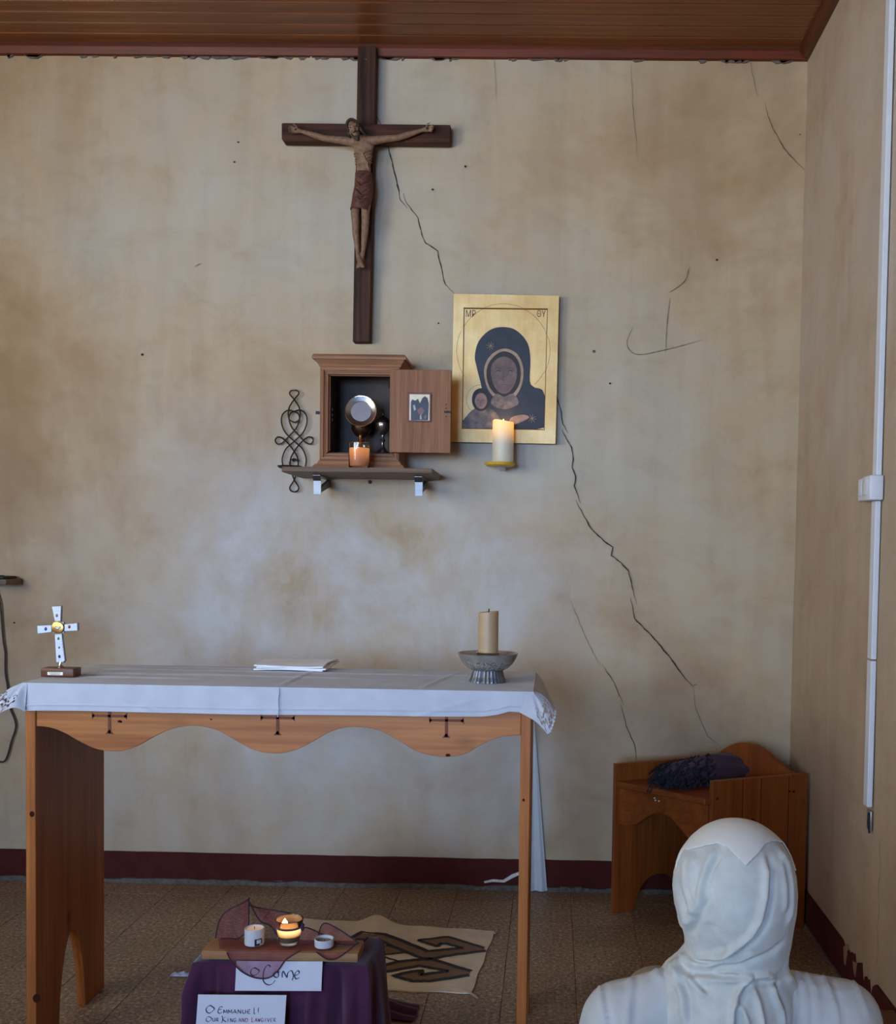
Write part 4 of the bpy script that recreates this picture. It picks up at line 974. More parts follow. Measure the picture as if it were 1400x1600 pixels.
# incised halo rings on the gold
def ring(cx0, cy0, r, a0, a1, w_, yoff):
    P = [at(690+(cx0+r*math.cos(a0+(a1-a0)*i/90))/5.16, 440+(cy0-r*math.sin(a0+(a1-a0)*i/90))/5.16, yI-.0004 if yoff else yP-.0004) for i in range(91)]
    MB().ribbon(P, w_, (0, -1, 0)).build('halo_line', MAT_GLINE, icn, smooth=False)
ring(498, 555, 376, math.radians(66), math.radians(114), .0012, True); ring(498, 555, 376, math.radians(-29), math.radians(18), .0012, True); ring(498, 555, 376, math.radians(155), math.radians(213), .0012, True)
ring(498, 555, 372, math.radians(18), math.radians(66), .0012, False); ring(498, 555, 372, math.radians(114), math.radians(154), .0012, False); ring(498, 555, 372, math.radians(-48), math.radians(-29), .0012, False)
ring(318, 950, 118, math.radians(60), math.radians(255), .001, False)
def text(s, size, loc, mat, name, par, sx=1.0):
    cu = bpy.data.curves.new('t', 'FONT'); cu.body = s; cu.size = size; cu.extrude = .0002
    o = bpy.data.objects.new('t', cu); COL.objects.link(o); dg = bpy.context.evaluated_depsgraph_get(); dg.update()
    me = bpy.data.meshes.new_from_object(o.evaluated_get(dg)); bpy.data.objects.remove(o)
    me.name = name; q = link_mesh(name, me, mat, par); q.rotation_euler = (PI/2, 0, 0); q.location = Vector(loc)-parent_origin(par); q.scale = (sx, 1, 1); return q
text('ΜΡ', .034, ip(192, 285)+Vector((0, -.0006, 0)), MAT_GLINE, 'lettering', icn, .72); text('ΘΥ', .032, ip(765, 285)+Vector((0, -.0006, 0)), MAT_GLINE, 'lettering', icn, .72)
text('ΙC ΧC', .016, ip(186, 985)+Vector((0, -.0006, 0)), MAT_GLINE, 'lettering', icn, .8) if False else None

# glowing pillar candle on its yellow dish in front of the icon
gx, gy = at(785.5, 724, D-.085).x, D-.088
gz = at(785, 725, gy).z
dish = thing('yellow_wall_dish', 'round yellow dish bracketed to the wall below the gold icon', 'candle holder', (gx-.008, gy, gz-.008))
MB().lathe([(0, 0), (.046, 0), (.0525, .004), (.0545, .012), (.053, .0128), (.049, .0065), (0, .004)], (gx-.010, gy, gz-.0085), 40).build('dish_plate', plain('yellow_plastic', L(206, 164, 40), .4, var=.1), dish)
MB().prism([(gx-.018, gy-.012, gz-.009), (gx+.008, gy-.012, gz-.009), (gx+.012, gy-.006, gz-.022), (gx-.008, gy-.006, gz-.026)], (0, .002, 0)).build('bracket_clip', MAT_DSILVER, dish, smooth=False)
MB().box(gx-.014, gx-.004, gy-.004, D-.005, gz-.016, gz-.0087, .001).build('bracket_arm', MAT_BLACK, dish, smooth=False)
led = thing('glowing_pillar_candle', 'glowing cream pillar candle on the yellow dish before the gold icon', 'candle', (gx, gy, gz))
hC = at(785, 659, gy).z-gz; rC = .0378
mb = MB(); n = 40; v = []; zs = [(.0, .97), (.002, 1), (hC*.5, 1), (hC-.004, .985), (hC, .95), (hC-.002, .86), (hC-.008, .72), (hC-.012, .3)]
for i, (z, r) in enumerate(zs):
    for k in range(n):
        a = 2*PI*k/n; dz_ = .0028*math.sin(2*a+.5)+.003*math.cos(a+2.2) if i >= 3 else 0
        v.append((gx+rC*r*math.cos(a), gy+rC*r*math.sin(a), gz+z-(.0 if i < 6 else 0)+dz_*(1 if i < 6 else .3)))
mb.add(v, [(i*n+k, i*n+(k+1) % n, (i+1)*n+(k+1) % n, (i+1)*n+k) for i in range(len(zs)-1) for k in range(n)]+[tuple(range(n))[::-1], tuple((len(zs)-1)*n+k for k in range(n))])
mb.build('wax_shell', glow_wax('cream_glowing_wax', L(214, 202, 178), (1.0, .47, .03, 1), hC*.38, hC*1.02, .95), led)
MB().lathe([(0, -.004), (.004, 0), (.0062, .006), (.004, .014), (.001, .021), (0, .0215)], (gx+.001, gy-.012, gz+hC-.014), 14).build('flame_tip', emis('amber_lamp', (1, .6, .14, 1), 9), led)
point('pillar_candle_light', (gx, gy-.012, gz+hC+.016), .16, .01, (1, .6, .2))

# ------------------------------------------------------------------ corner seat
A_, B_, C_, D_ = Vector((.222, 3.535, 0)), Vector((.52, 3.275, 0)), Vector((.862, 3.43, 0)), Vector((.546, 3.695, 0))
seat = thing('corner_seat', 'low pine corner seat with humped backrest by the right wall', 'chair', ((A_+C_)/2))
u_, v_ = (B_-A_), (D_-A_); un, vn = u_.normalized(), v_.normalized()
ZT = .517; ZS = .458
def foot_panel(p, q, name, flip, zt_=ZT):
    d_ = (q-p); pts = [p+Vector((0, 0, zt_)), q+Vector((0, 0, zt_)), q]
    n = 16; pts += [p+d_*.78]
    for i in range(1, n):
        t = i/n; s = 1-2*t; pts.append(p+d_*(.5+.27*s)+Vector((0, 0, .118*(1-abs(s)**2.2)**.6)))
    pts += [p+d_*.22, p]
    nrm = Vector((d_.y, -d_.x, 0)).normalized()*(.018*flip)
    return MB().prism(pts, nrm, .0012).build(name, MAT_CHAIR, seat, smooth=False)
foot_panel(A_, D_, 'left_side', 1); foot_panel(B_+vn*.002, C_-vn*.002, 'right_side', -1)
# front apron with an ogee arch
n = 40; fp = []
ia, ib = A_+un*.021+vn*.006, B_-un*.021+vn*.006
keys = [(0, .31), (.1, .31), (.2, .322), (.3, .348), (.4, .372), (.5, .380), (.6, .372), (.7, .345), (.8, .315), (.86, .295), (.92, .287), (1, .287)]
for i in range(n+1):
    t = i/n; fp.append(ia.lerp(ib, t)+Vector((0, 0, lerp_keys([(k_[0], k_[1]) for k_ in keys], t)[0])))
fp += [ib+Vector((0, 0, ZS-.021)), ia+Vector((0, 0, ZS-.021))]
MB().prism(fp, vn*.018, .001).build('front_apron', MAT_CHAIRH, seat, smooth=False)
sp_ = [A_+un*.0195-vn*.008, B_-un*.0195-vn*.008, C_-un*.0195-vn*.024, D_+un*.0195-vn*.024]
MB().prism([p+Vector((0, 0, ZS-.02)) for p in sp_], (0, 0, .02), .003).build('seat_board', MAT_CHAIRH, seat, smooth=False)
bk = []
keys = [(0, .517), (.03, .516), (.10, .522), (.18, .54), (.28, .568), (.38, .586), (.47, .591), (.57, .586), (.68, .566), (.78, .540), (.88, .520), (.96, .512), (1, .512)]
da, db = D_+un*.0192-vn*.001, C_-un*.0192-vn*.001
sm = smooth_curve([da.lerp(db, k_[0])+Vector((0, 0, k_[1])) for k_ in keys], 4)
MB().prism(sm+[db+Vector((0, 0, .03)), da+Vector((0, 0, .03))], -vn*.02, .0012).build('backrest', MAT_CHAIR, seat, smooth=False)
MAT_DKWOOD = plain('dark_wood_mark', L(58, 28, 13), .9, spec=.1)
nr_ = Vector(((C_-B_).y, -(C_-B_).x, 0)).normalized()
for t in (.31, .5, .79):
    p = B_.lerp(C_, t)+nr_*.0004; q = (C_-B_).normalized()*.0011
    MB().prism([p-q+Vector((0, 0, .13)), p+q+Vector((0, 0, .13)), p+q+Vector((0, 0, ZT-.004)), p-q+Vector((0, 0, ZT-.004))], -nr_*.002).build('board_joint', MAT_DKWOOD, seat, smooth=False)
for i, (t, z) in enumerate(((.42, .425), (.43, .418), (.47, .418))):
    p = ia.lerp(ib, t)+Vector((0, 0, z))-vn*.0006
    MB().ball(p, .003, .001, .003, 8, 6).build('wax_spot', MAT_CHIP, seat)

def knot(c, nrm, r, par, el=.7):
    nrm = Vector(nrm).normalized(); h = Vector((0, 0, 1)).cross(nrm).normalized(); P = []
    for i in range(12):
        a = 2*PI*i/12; P.append(Vector(c)+h*(r*math.cos(a))+Vector((0, 0, r*el*math.sin(a)))+nrm*.0005)
    return MB().prism(P, -nrm*.002).build('knot', MAT_DKWOOD, par, smooth=False)
for t, z, r in ((.055, .46, .005), (.42, .38, .006), (.44, .375, .004), (.80, .462, .005), (.845, .46, .0055)): knot(B_.lerp(C_, t)+Vector((0, 0, z)), nr_, r, COL.objects['right_side'])
for a, b, r in ((187, 1127, .005), (189, 1128, .0035), (700, 1180, .006), (330, 1124, .003)): knot(at(a, b, Y0+.004), (0, -1, 0), r, apron, .6)
for a, b, r in ((50, 1272, .006), (57, 1560, .009), (818, 1250, .003)): knot(at(a, b, Y0), (0, -1, 0), r, COL.objects['side_panel'] if a < 400 else COL.objects['side_panel.001'], 1.2)

# shawl on the seat
sc1 = (A_+B_+C_+D_)/4
shw = thing('folded_shawl', 'dark purple fringed shawl folded on the corner seat', 'shawl', (sc1.x, sc1.y, ZS))
q0, q1 = atz(1040, 1213, ZS+.03), atz(1177, 1199, ZS+.035)
def shawl(u, v):
    c = q0.lerp(q1, u); ax = (q1-q0); ax.z = 0; ax.normalize(); pr = Vector((-ax.y, ax.x, 0))
    w_ = .075*(1-.35*u)*min(1, 6*u+.55)*min(1, (1-u)*9+.25); h = (.03+.014*math.sin(u*PI*.9))*min(1, (1-u)*10+.2)*min(1, u*5+.55)
    a = 2*PI*v
    r = 1+.09*math.sin(a*3+u*5)+.07*math.sin(a*7-u*9)
    p = c+pr*(w_*math.cos(a)*r); z = ZS+.002+max(0.0, h+h*math.sin(a)*r)
    return (p.x, p.y, z)
mb = MB().grid(lambda u, v: shawl(u, v), 50, 48); mb.build('folded_cloth', MAT_SHAWL, shw, angle=None)
mb = MB(); random.seed(4)
for i in range(260):
    u = random.uniform(0, .46); v = random.uniform(.0, 1)
    p = Vector(shawl(u, .5*random.random()+(.5 if random.random() < .4 else 0)))+Vector((0, 0, .003)); ax = (q0-q1).normalized()
    P = [p]; d_ = Vector((ax.x*.6+random.uniform(-.4, .3), random.uniform(-1.2, -.2), 0)).normalized()
    for k in range(5):
        d_ += Vector((random.uniform(-.6, .6), random.uniform(-.6, .6), 0)); d_.z = 0; d_.normalize()
        nx = P[-1]+d_*.009; nx.z = max(ZS+.003, P[-1].z-.006+random.uniform(-.003, .004)); P.append(nx)
    mb.tube(smooth_curve(P, 2), .0030, 5)
for i in range(16):          # strands over the front lip of the seat
    p = atz(1016+random.uniform(-2, 34), 1222+random.uniform(-2, 8), ZS+.004); e = Vector((random.uniform(-.012, .0), -.018+random.uniform(-.006, .004), -.004))
    mb.tube(smooth_curve([p, p+e*.7+Vector((0, 0, .003)), p+e*1.5+Vector((random.uniform(-.006, 0), 0, -.012))], 3), .002, 5)
tag(mb.build('fringe', MAT_FRINGE, shw), kind='stuff')

# ------------------------------------------------------------------ rug
def rp(a, b, z=.006): return atz(540+a/5.385, 1420+b/5.385, z)
rc = [Vector((-.86, 2.865, 0)), Vector((-.205, 2.846, 0)), Vector((-.165, 3.322, 0)), Vector((-.84, 3.40, 0))]
rug = thing('woven_rug', 'small cream woven rug with brown and black angular motif under the altar', 'rug', (-.5, 3.1, 0))
def rugf(u, v, z=0):
    p = rc[0].lerp(rc[1], u).lerp(rc[3].lerp(rc[2], u), v)
    bumpz = .028*math.exp(-((u-.42)/.07)**2)*math.exp(-((1-v)/.10)**2); edge = .002*math.sin(v*17)*(1 if u > .98 else 0)
    return Vector((p.x+edge, p.y+.003*math.sin(u*31)*(1 if v in (0, 1) else 0), .0016+.0035+z+bumpz))
mb = MB().grid(lambda u, v: rugf(u, v), 60, 44); g2 = MB().grid(lambda u, v: rugf(u, v, -.004), 60, 44); mb.add(g2.v, g2.f)
W = 61; ring_ = list(range(W))+[r*W+60 for r in range(1, 45)]+[44*W+k_ for k_ in range(59, -1, -1)]+[r*W for r in range(43, 0, -1)]; nV = W*45
mb.f += [(ring_[k_], ring_[(k_+1) % len(ring_)], nV+ring_[(k_+1) % len(ring_)], nV+ring_[k_]) for k_ in range(len(ring_))]
mb.build('woven_ground', cloth('cream_wool_weave', L(216, 196, 166), var=.12, weave=260, bmp=.5), rug, angle=1.0)
MAT_RBR = cloth('brown_wool_weave', L(122, 88, 58), var=.15, weave=260, bmp=.5); MAT_RBK = cloth('black_wool_weave', L(26, 22, 22), var=.2, weave=260, bmp=.4)
for q in ([(60, 235), (140, 190), (330, 210), (400, 235), (690, 355), (980, 325), (860, 292), (800, 290), (770, 318), (610, 262), (860, 232), (1165, 325), (1170, 350), (900, 385), (730, 418), (640, 412), (400, 315), (270, 255), (230, 262), (80, 255)],
          [(315, 475), (450, 440), (640, 422), (730, 425), (1055, 522), (1040, 555), (700, 605), (560, 605), (400, 560), (560, 525), (640, 518), (630, 550), (860, 522), (620, 475), (315, 530)],
          [(240, 335), (370, 308), (490, 365), (310, 390), (250, 385)]):
    b = bmesh.new(); f = b.faces.new([b.verts.new(rp(a, c, .0058)) for a, c in q]); bmesh.ops.triangulate(b, faces=[f]); MB().bm(b).build('brown_motif', MAT_RBR, rug, smooth=False)
for q, w_ in (([(50, 240), (140, 192), (330, 212), (400, 237), (690, 355), (900, 335), (985, 326)], .013), ([(610, 262), (860, 232), (1165, 327)], .010), ([(610, 262), (770, 316), (800, 290), (850, 292), (985, 328)], .011), ([(80, 257), (230, 262), (270, 255), (400, 317), (640, 413), (730, 416), (900, 387), (1180, 350)], .012),
              ([(300, 478), (450, 442), (640, 422), (730, 424), (900, 478), (1055, 523)], .013), ([(300, 535), (620, 476), (730, 498), (865, 522)], .012), ([(865, 522), (630, 552), (640, 518), (560, 525), (400, 560), (560, 606), (700, 606), (1040, 557)], .013),
              ([(240, 325), (370, 306)], .006), ([(250, 388), (320, 385), (505, 366)], .007), ([(310, 398), (440, 440)], .007)):
    P = []
    for a, b in zip(q, q[1:]):
        for k in range(6): t = k/6; P.append(rp(a[0]+(b[0]-a[0])*t, a[1]+(b[1]-a[1])*t+random.uniform(-2.2, 2.2), .0068))
    P.append(rp(*q[-1], .0068)); MB().ribbon(P, w_*1.3, (0, 0, 1)).build('black_outline', MAT_RBK, rug, smooth=False)
MAT_CORD = cloth('cream_cord', L(176, 160, 136))
for q in ([(985, 690), (1050, 705), (1085, 730), (1110, 750)], [(1255, 205), (1270, 190), (1275, 180)]): MB().tube([rp(a, b, .006) for a, b in q], .003, 6).build('corner_tassel', MAT_CORD, rug)

# ------------------------------------------------------------------ draped stool with board, candles and cards
sX0, sX1, SY0, SY1, SZ = at(301, 1500, 2.31).x, at(575, 1500, 2.31).x, 2.310, 2.465, .2925
st_ = thing('low_stool', 'low wooden stool hidden beneath the purple cloth before the altar', 'stool', ((sX0+sX1)/2, (SY0+SY1)/2, 0))
MB().box(sX0+.012, sX1-.012, SY0+.012, SY1-.012, SZ-.03, SZ-.008, .002).build('stool_top', MAT_BOARD, st_)
for a in (sX0+.03, sX1-.05):
    for b in (SY0+.03, SY1-.05): MB().box(a, a+.025, b, b+.025, 0, SZ-.0305, .002).build('leg', MAT_BOARD, st_)
pcl = thing('purple_drape', 'deep purple cloth draped over the low stool in front of the altar', 'cloth', ((sX0+sX1)/2, (SY0+SY1)/2, 0))
def drape(u, v):
    # u around the perimeter, v: 0 centre of the top -> 1 hem on the floor
    per = [(sX0, SY0), (sX1, SY0), (sX1+.012, SY1), (sX0+.004, SY1)]
    s = (u*4) % 4; k = int(s); t = s-k
    lens = [.40, .10, .40, .10]; cum = [0, .40, .50, .90, 1.0]
    for k in range(4):
        if u <= cum[k+1]+1e-9: t = (u-cum[k])/lens[k]; break
    a, b = Vector(per[k]), Vector(per[(k+1) % 4]); p = a.lerp(b, t); c = Vector(((sX0+sX1)/2, (SY0+SY1)/2))
    nrm = [Vector((0, -1)), Vector((1, 0)), Vector((0, 1)), Vector((-1, 0))]
    n1 = nrm[k]; e = min(t, 1-t); k2 = (k-1) % 4 if t < .5 else (k+1) % 4
    bl = max(0, .5-e/ (.16 if k in (0, 2) else .5)*.5)
    nn = (n1*(1-bl)+nrm[k2]*bl).normalized()
    if v < .3:
        q = c.lerp(p, v/.3); z = SZ+.0015*noise.noise(Vector((q.x*20, q.y*20, 0)))
        if q.x > sX1-.03: z += .012*math.exp(-((q.y-SY1)/.06)**2)
        return (q.x, q.y, z-.004*(v/.3)**6)
    h = (v-.3)/.7
    flare = .006*math.sqrt(h)+.022*h
    fold = (.010*math.sin(u*2*PI*11+1.3*math.sin(h*3))+.008*math.sin(u*2*PI*23+h*2.0))*h**.6 - .012*math.exp(-((u-.335-.02*h)/.008)**2)*h**.5 - .010*math.exp(-((u-.055+.02*h)/.008)**2)*h**.5
    if k == 0: fold *= .45 if .15 < t < .66 else 1.5
    if k == 3 or (k == 0 and t < .05) : flare += .012*math.exp(-((h-.22)/.14)**2)
    q = p+nn*(flare+fold)
    return (q.x, q.y, max(.0022, SZ-.004-(SZ-.006)*h))
MB().grid(drape, 260, 60, closed_u=True).build('drape', MAT_PURPLE, pcl, angle=None)
# trailing end of the cloth on the floor
tr0 = [atz(590, 1556, .02), atz(632, 1553, .02), atz(660, 1557, .012)]
def trail(u, v):
    x0, x1 = -.50, -.338; x = x0+(x1-x0)*u; y = 2.655+.125*v+.02*u*(1-v)+.012*math.sin(u*5)
    z = .004+.026*(1-.6*u)*abs(math.sin(v*PI*2.3+u*1.2))*math.sin(PI*min(1, max(0, v)))+.010*(1-u)
    return (x, y, max(.003, z))
MB().grid(trail, 30, 40).build('trailing_end', MAT_PURPLE, pcl, angle=None)

bz0, bz1 = SZ+.0035, SZ+.0245
bX0, bX1, bY0, bY1 = at(315, 1490, 2.305).x, at(559, 1495, 2.305).x, 2.305, 2.385
bz1 = at(437, 1488, 2.305).z; bz0 = bz1-.0195
board = MB().box(bX0, bX1, bY0, bY1, bz0, bz1, .0015).build('wooden_board', MAT_BOARD, origin=((bX0+bX1)/2, (bY0+bY1)/2, bz0))
tag(board, 'narrow pale wooden board lying on the purple cloth under the candles', 'board')
SZ_gap = bz0-SZ
# organza scarf: sheer panels with dark corded hems
def sheer():
    m, t, b = newmat('plum_organza'); setp(b, Roughness=.6); b.inputs['Base Color'].default_value = L(116, 34, 50)
    out = t.nodes['Material Output']; tr = t.nodes.new('ShaderNodeBsdfTransparent'); tr.inputs[0].default_value = (.93, .80, .88, 1)
    mx = t.nodes.new('ShaderNodeMixShader')
    n = nz(t, tex_coord(t), 30, 3); r = ramp(t, n, [(.3, (.24, .24, .24, 1)), (.7, (.46, .46, .46, 1))])
    t.links.new(r, mx.inputs[0]); t.links.new(tr.outputs[0], mx.inputs[1]); t.links.new(b.outputs[0], mx.inputs[2]); t.links.new(mx.outputs[0], out.inputs[0]); return m
MAT_SHEER = sheer(); MAT_HEM = plain('dark_plum_hem', L(44, 22, 36), .7)
scf = thing('organza_scarf', 'sheer plum organza scarf with dark hems crumpled around the candles', 'scarf', (-.6, 2.34, bz1))
def S(a, b, y): return at(310+a/4.828, 1390+b/4.828, y)
def panel(name, A, B, hemA=True, hemB=True, rip=.004, n=28, nv=14):
    P, Q = smooth_curve(A, 8), smooth_curve(B, 8); m = max(len(P), len(Q))
    def smp(X, t): f_ = t*(len(X)-1); i = min(int(f_), len(X)-2); return X[i].lerp(X[i+1], f_-i)
    def fn(u, v):
        p = smp(P, u).lerp(smp(Q, u), v); e = math.sin(PI*v)
        return (p.x, p.y+rip*e*math.sin(u*9+v*4), p.z+rip*.4*e*math.sin(u*7))
    o = MB().grid(fn, n, nv).build(name, MAT_SHEER, scf, angle=None)
    for h, X in ((hemA, P), (hemB, Q)):
        if h: MB().tube(X, .0016, 6).build('hem', MAT_HEM, o)
zb_ = bz1+.0035
def onb(a, y): q = S(a, 430, y); return Vector((q.x, y, zb_))
# upright left lobe
panel('upright_fold', [S(125, 425, 2.375), S(135, 330, 2.385), S(165, 220, 2.39), S(225, 155, 2.39), S(340, 95, 2.39), S(385, 65, 2.385)], [onb(170, 2.372), onb(230, 2.374), onb(300, 2.376), S(370, 300, 2.378), S(380, 180, 2.383), S(380, 75, 2.385)], rip=.006)
panel('upright_fold', [S(375, 75, 2.388), S(410, 150, 2.38), S(470, 240, 2.38), S(540, 270, 2.38), S(600, 350, 2.376)], [S(385, 120, 2.395), S(470, 140, 2.40), S(590, 160, 2.40), S(720, 190, 2.40), S(800, 270, 2.39)], rip=.005)
panel('flat_fold', [onb(150, 2.37), onb(400, 2.378), onb(620, 2.38), onb(900, 2.37), onb(1080, 2.365)], [Vector((onb(160, 2.31).x, 2.308, zb_)), onb(400, 2.307), onb(620, 2.307), onb(800, 2.307), onb(1000, 2.312)], False, False, rip=.001)
yf = bY0-.007
panel('hanging_fold', [Vector((S(190, 440, yf).x, yf+.005, zb_)), Vector((S(330, 440, yf).x, yf+.005, zb_)), Vector((S(520, 440, yf).x, yf+.005, zb_)), Vector((S(740, 440, yf).x, yf+.005, zb_))],
      [S(215, 475, yf), S(250, 540, yf-.002), S(330, 620, yf-.004), S(430, 665, yf-.006), S(530, 665, yf-.006), S(600, 610, yf-.004), S(660, 530, yf-.002), S(770, 460, yf)], False, True, rip=.003)
panel('crumpled_fold', [S(760, 290, 2.375), S(830, 290, 2.37), S(960, 350, 2.36), S(1040, 400, 2.35)], [onb(760, 2.35), onb(850, 2.352), onb(950, 2.352), onb(1050, 2.345)], True, False, rip=.008)
panel('right_fold', [S(905, 340, 2.37), S(930, 270, 2.375), S(970, 255, 2.375), S(1060, 300, 2.37), S(1150, 360, 2.36), S(1215, 408, 2.35)], [onb(900, 2.36), onb(960, 2.358), onb(1020, 2.355), onb(1080, 2.352), onb(1130, 2.35), S(1200, 410, 2.348)], rip=.005)
panel('hanging_fold', [Vector((S(850, 440, yf).x, yf+.005, zb_)), Vector((S(960, 440, yf).x, yf+.005, zb_)), Vector((S(1130, 440, yf).x, yf+.005, zb_+.001))], [S(890, 470, yf), S(960, 520, yf-.003), S(1010, 528, yf-.003), S(1070, 505, yf-.002), S(1180, 420, yf+.02)], False, True, rip=.002)
# candles on the board
cz = zb_+.0025
wc = S(418, 445, 2.335)
wcx, wcy = wc.x, 2.340
c1 = thing('white_votive_candle', 'lit white votive candle with a dark square at left on the board', 'candle', (wcx, wcy, cz))
R1 = 15.6*2.335/FPX; H1 = S(0, 283, 2.335).z-cz
MB().lathe([(0, 0), (R1*.98, 0), (R1, .002), (R1, H1-.001), (R1-.001, H1), (R1-.0028, H1-.0005), (R1-.003, H1-.004), (0, H1-.0045)], (wcx, wcy, cz), 40).build('candle_cup', MAT_CERAMIC, c1)
MB().lathe([(0, H1-.0043), (R1-.0034, H1-.0043), (R1-.0036, H1-.0028), (0, H1-.0036)], (wcx, wcy, cz), 32).build('molten_wax', glow_wax('pink_lit_wax', L(236, 206, 190), (1, .6, .4, 1), 0, .01, .25), c1)
MB().tube([(wcx, wcy, cz+H1-.004), (wcx, wcy, cz+H1+.003)], .0008, 6).build('wick', MAT_WICK, c1)
def on_cyl(deg0, deg1, z0, z1, r, mat, name, par, cxy, n=8):
    mb = MB(); v = []
    for i in range(n+1):
        a = math.radians(deg0+(deg1-deg0)*i/n)
        for z in (z0, z1): v.append((cxy[0]+r*math.sin(a), cxy[1]-r*math.cos(a), z))
    mb.add(v, [(2*i, 2*i+1, 2*i+3, 2*i+2) for i in range(n)]); return mb.build(name, mat, par)
hz = H1/.9
on_cyl(16, 62, cz+.001, cz+H1*.46, R1+.0003, MAT_BLACK, 'dark_square', c1, (wcx, wcy)); on_cyl(28, 54, cz+H1*.17, cz+H1*.40, R1+.0006, MAT_CERAMIC, 'light_window', c1, (wcx, wcy)); on_cyl(46, 62, cz+.002, cz+H1*.14, R1+.0008, MAT_CERAMIC, 'light_window', c1, (wcx, wcy))
jp = S(668, 440, 2.345); j2x, j2y = S(682, 440, 2.345).x, 2.348
c2 = thing('amber_glass_candle', 'lit candle in a tapered glass with purple ribbon at middle of board', 'candle', (j2x, j2y, cz))
sc2 = 2.345/FPX/4.828
Rt, Rb, Hj = 108*sc2, 72*sc2, S(0, 205, 2.345).z-cz
MB().lathe([(0, 0), (Rb, 0), (Rb+.001, .002), (Rt, Hj-.001), (Rt-.0008, Hj), (Rt-.0018, Hj-.001), (Rb-.001, .006), (0, .005)], (j2x, j2y, cz), 40).build('glass_tumbler', glass('amber_tint_glass', (.98, .95, .88, 1)), c2)
MB().lathe([(0, .0056), (Rb-.0016, .0062), (Rb+(Rt-Rb)*.3-.0016, Hj*.33)], (j2x, j2y, cz), 36).build('dark_lower_wax', plain('olive_wax', L(116, 104, 78), .5), c2)
MB().lathe([(Rb+(Rt-Rb)*.3-.0016, Hj*.332), (Rb+(Rt-Rb)*.68-.0018, Hj*.68), (Rb+(Rt-Rb)*.6, Hj*.66), (0, Hj*.64)], (j2x, j2y, cz), 36).build('lit_wax', glow_wax('amber_lit_wax', L(226, 178, 120), (1, .56, .22, 1), Hj*.25, Hj*.7, 2.4), c2)
rr_ = Rb+(Rt-Rb)*.66
rb_ = MB().lathe([(rr_+.0012-.001, Hj*.645), (rr_+.0014, Hj*.65), (rr_+.0024, Hj*.71), (rr_+.0012, Hj*.712)], (j2x, j2y, cz), 40).build('ribbon', MAT_PURPLE, c2)
mb = MB()
for s in (-1, 1): mb.ball((j2x+rr_+.004, j2y-.010, cz+Hj*(.70+s*.05)), .004, .004, .006, 10, 8)
mb.build('ribbon_bow', MAT_INK, rb_)
fx_ = S(655, 0, 2.345).x
MB().lathe([(0, 0), (.004, .002), (.0072, .007), (.006, .012), (.0028, .017), (.0004, .0205), (0, .021)], (fx_, j2y-.004, cz+Hj*.65), 16).build('flame', MAT_FLAME, c2)
MB().tube([(fx_, j2y-.004, cz+Hj*.63), (fx_, j2y-.004, cz+Hj*.67)], .0008, 6).build('wick', MAT_WICK, c2)
def film():  # added translucent film that spreads the flame light over the upper glass
    m, t, b = newmat('candle_glow_film'); setp(b, Roughness=.6); b.inputs['Base Color'].default_value = L(232, 196, 150)
    out = t.nodes['Material Output']; tr = t.nodes.new('ShaderNodeBsdfTransparent'); tl_ = t.nodes.new('ShaderNodeBsdfTranslucent'); tl_.inputs[0].default_value = L(240, 205, 160)
    m1 = t.nodes.new('ShaderNodeMixShader'); m2 = t.nodes.new('ShaderNodeMixShader'); m1.inputs[0].default_value = .75; m2.inputs[0].default_value = .62
    t.links.new(b.outputs[0], m1.inputs[1]); t.links.new(tl_.outputs[0], m1.inputs[2]); t.links.new(tr.outputs[0], m2.inputs[1]); t.links.new(m1.outputs[0], m2.inputs[2]); t.links.new(m2.outputs[0], out.inputs[0]); return m
MB().grid(lambda u, v: (j2x+(rr_-.003+(Rt-rr_)*v*.95)*math.cos(2*PI*u), j2y+(rr_-.003+(Rt-rr_)*v*.95)*math.sin(2*PI*u), cz+Hj*(.69+.27*v)), 36, 6, closed_u=True).build('glow_film', film(), c2)
point('amber_candle_light', (fx_, j2y-.006, cz+Hj*.86), .40, .006)
t3 = S(945, 455, 2.33)
c3 = thing('white_tealight_dish', 'small white unlit tealight dish at right on the board', 'candle', (t3.x, 2.335, cz))
R3 = 75*2.33/FPX/4.828; H3 = .0175
MB().lathe([(0, 0), (R3*.95, 0), (R3*.98, .002), (R3, H3-.001), (R3-.001, H3), (R3-.003, H3-.001), (R3-.0034, H3*.55), (0, H3*.5)], (t3.x, 2.335, cz), 36).build('dish', MAT_CERAMIC, c3)
MB().lathe([(0, H3*.6), (R3-.0045, H3*.62), (R3-.0045, H3*.56), (0, H3*.55)], (t3.x, 2.335, cz), 28).build('grey_wax', plain('grey_wax', L(128, 126, 128), .4), c3)
MB().tube([(t3.x, 2.335, cz+H3*.6), (t3.x+.001, 2.335, cz+H3*.85)], .0008, 6).build('wick', MAT_WICK, c3)

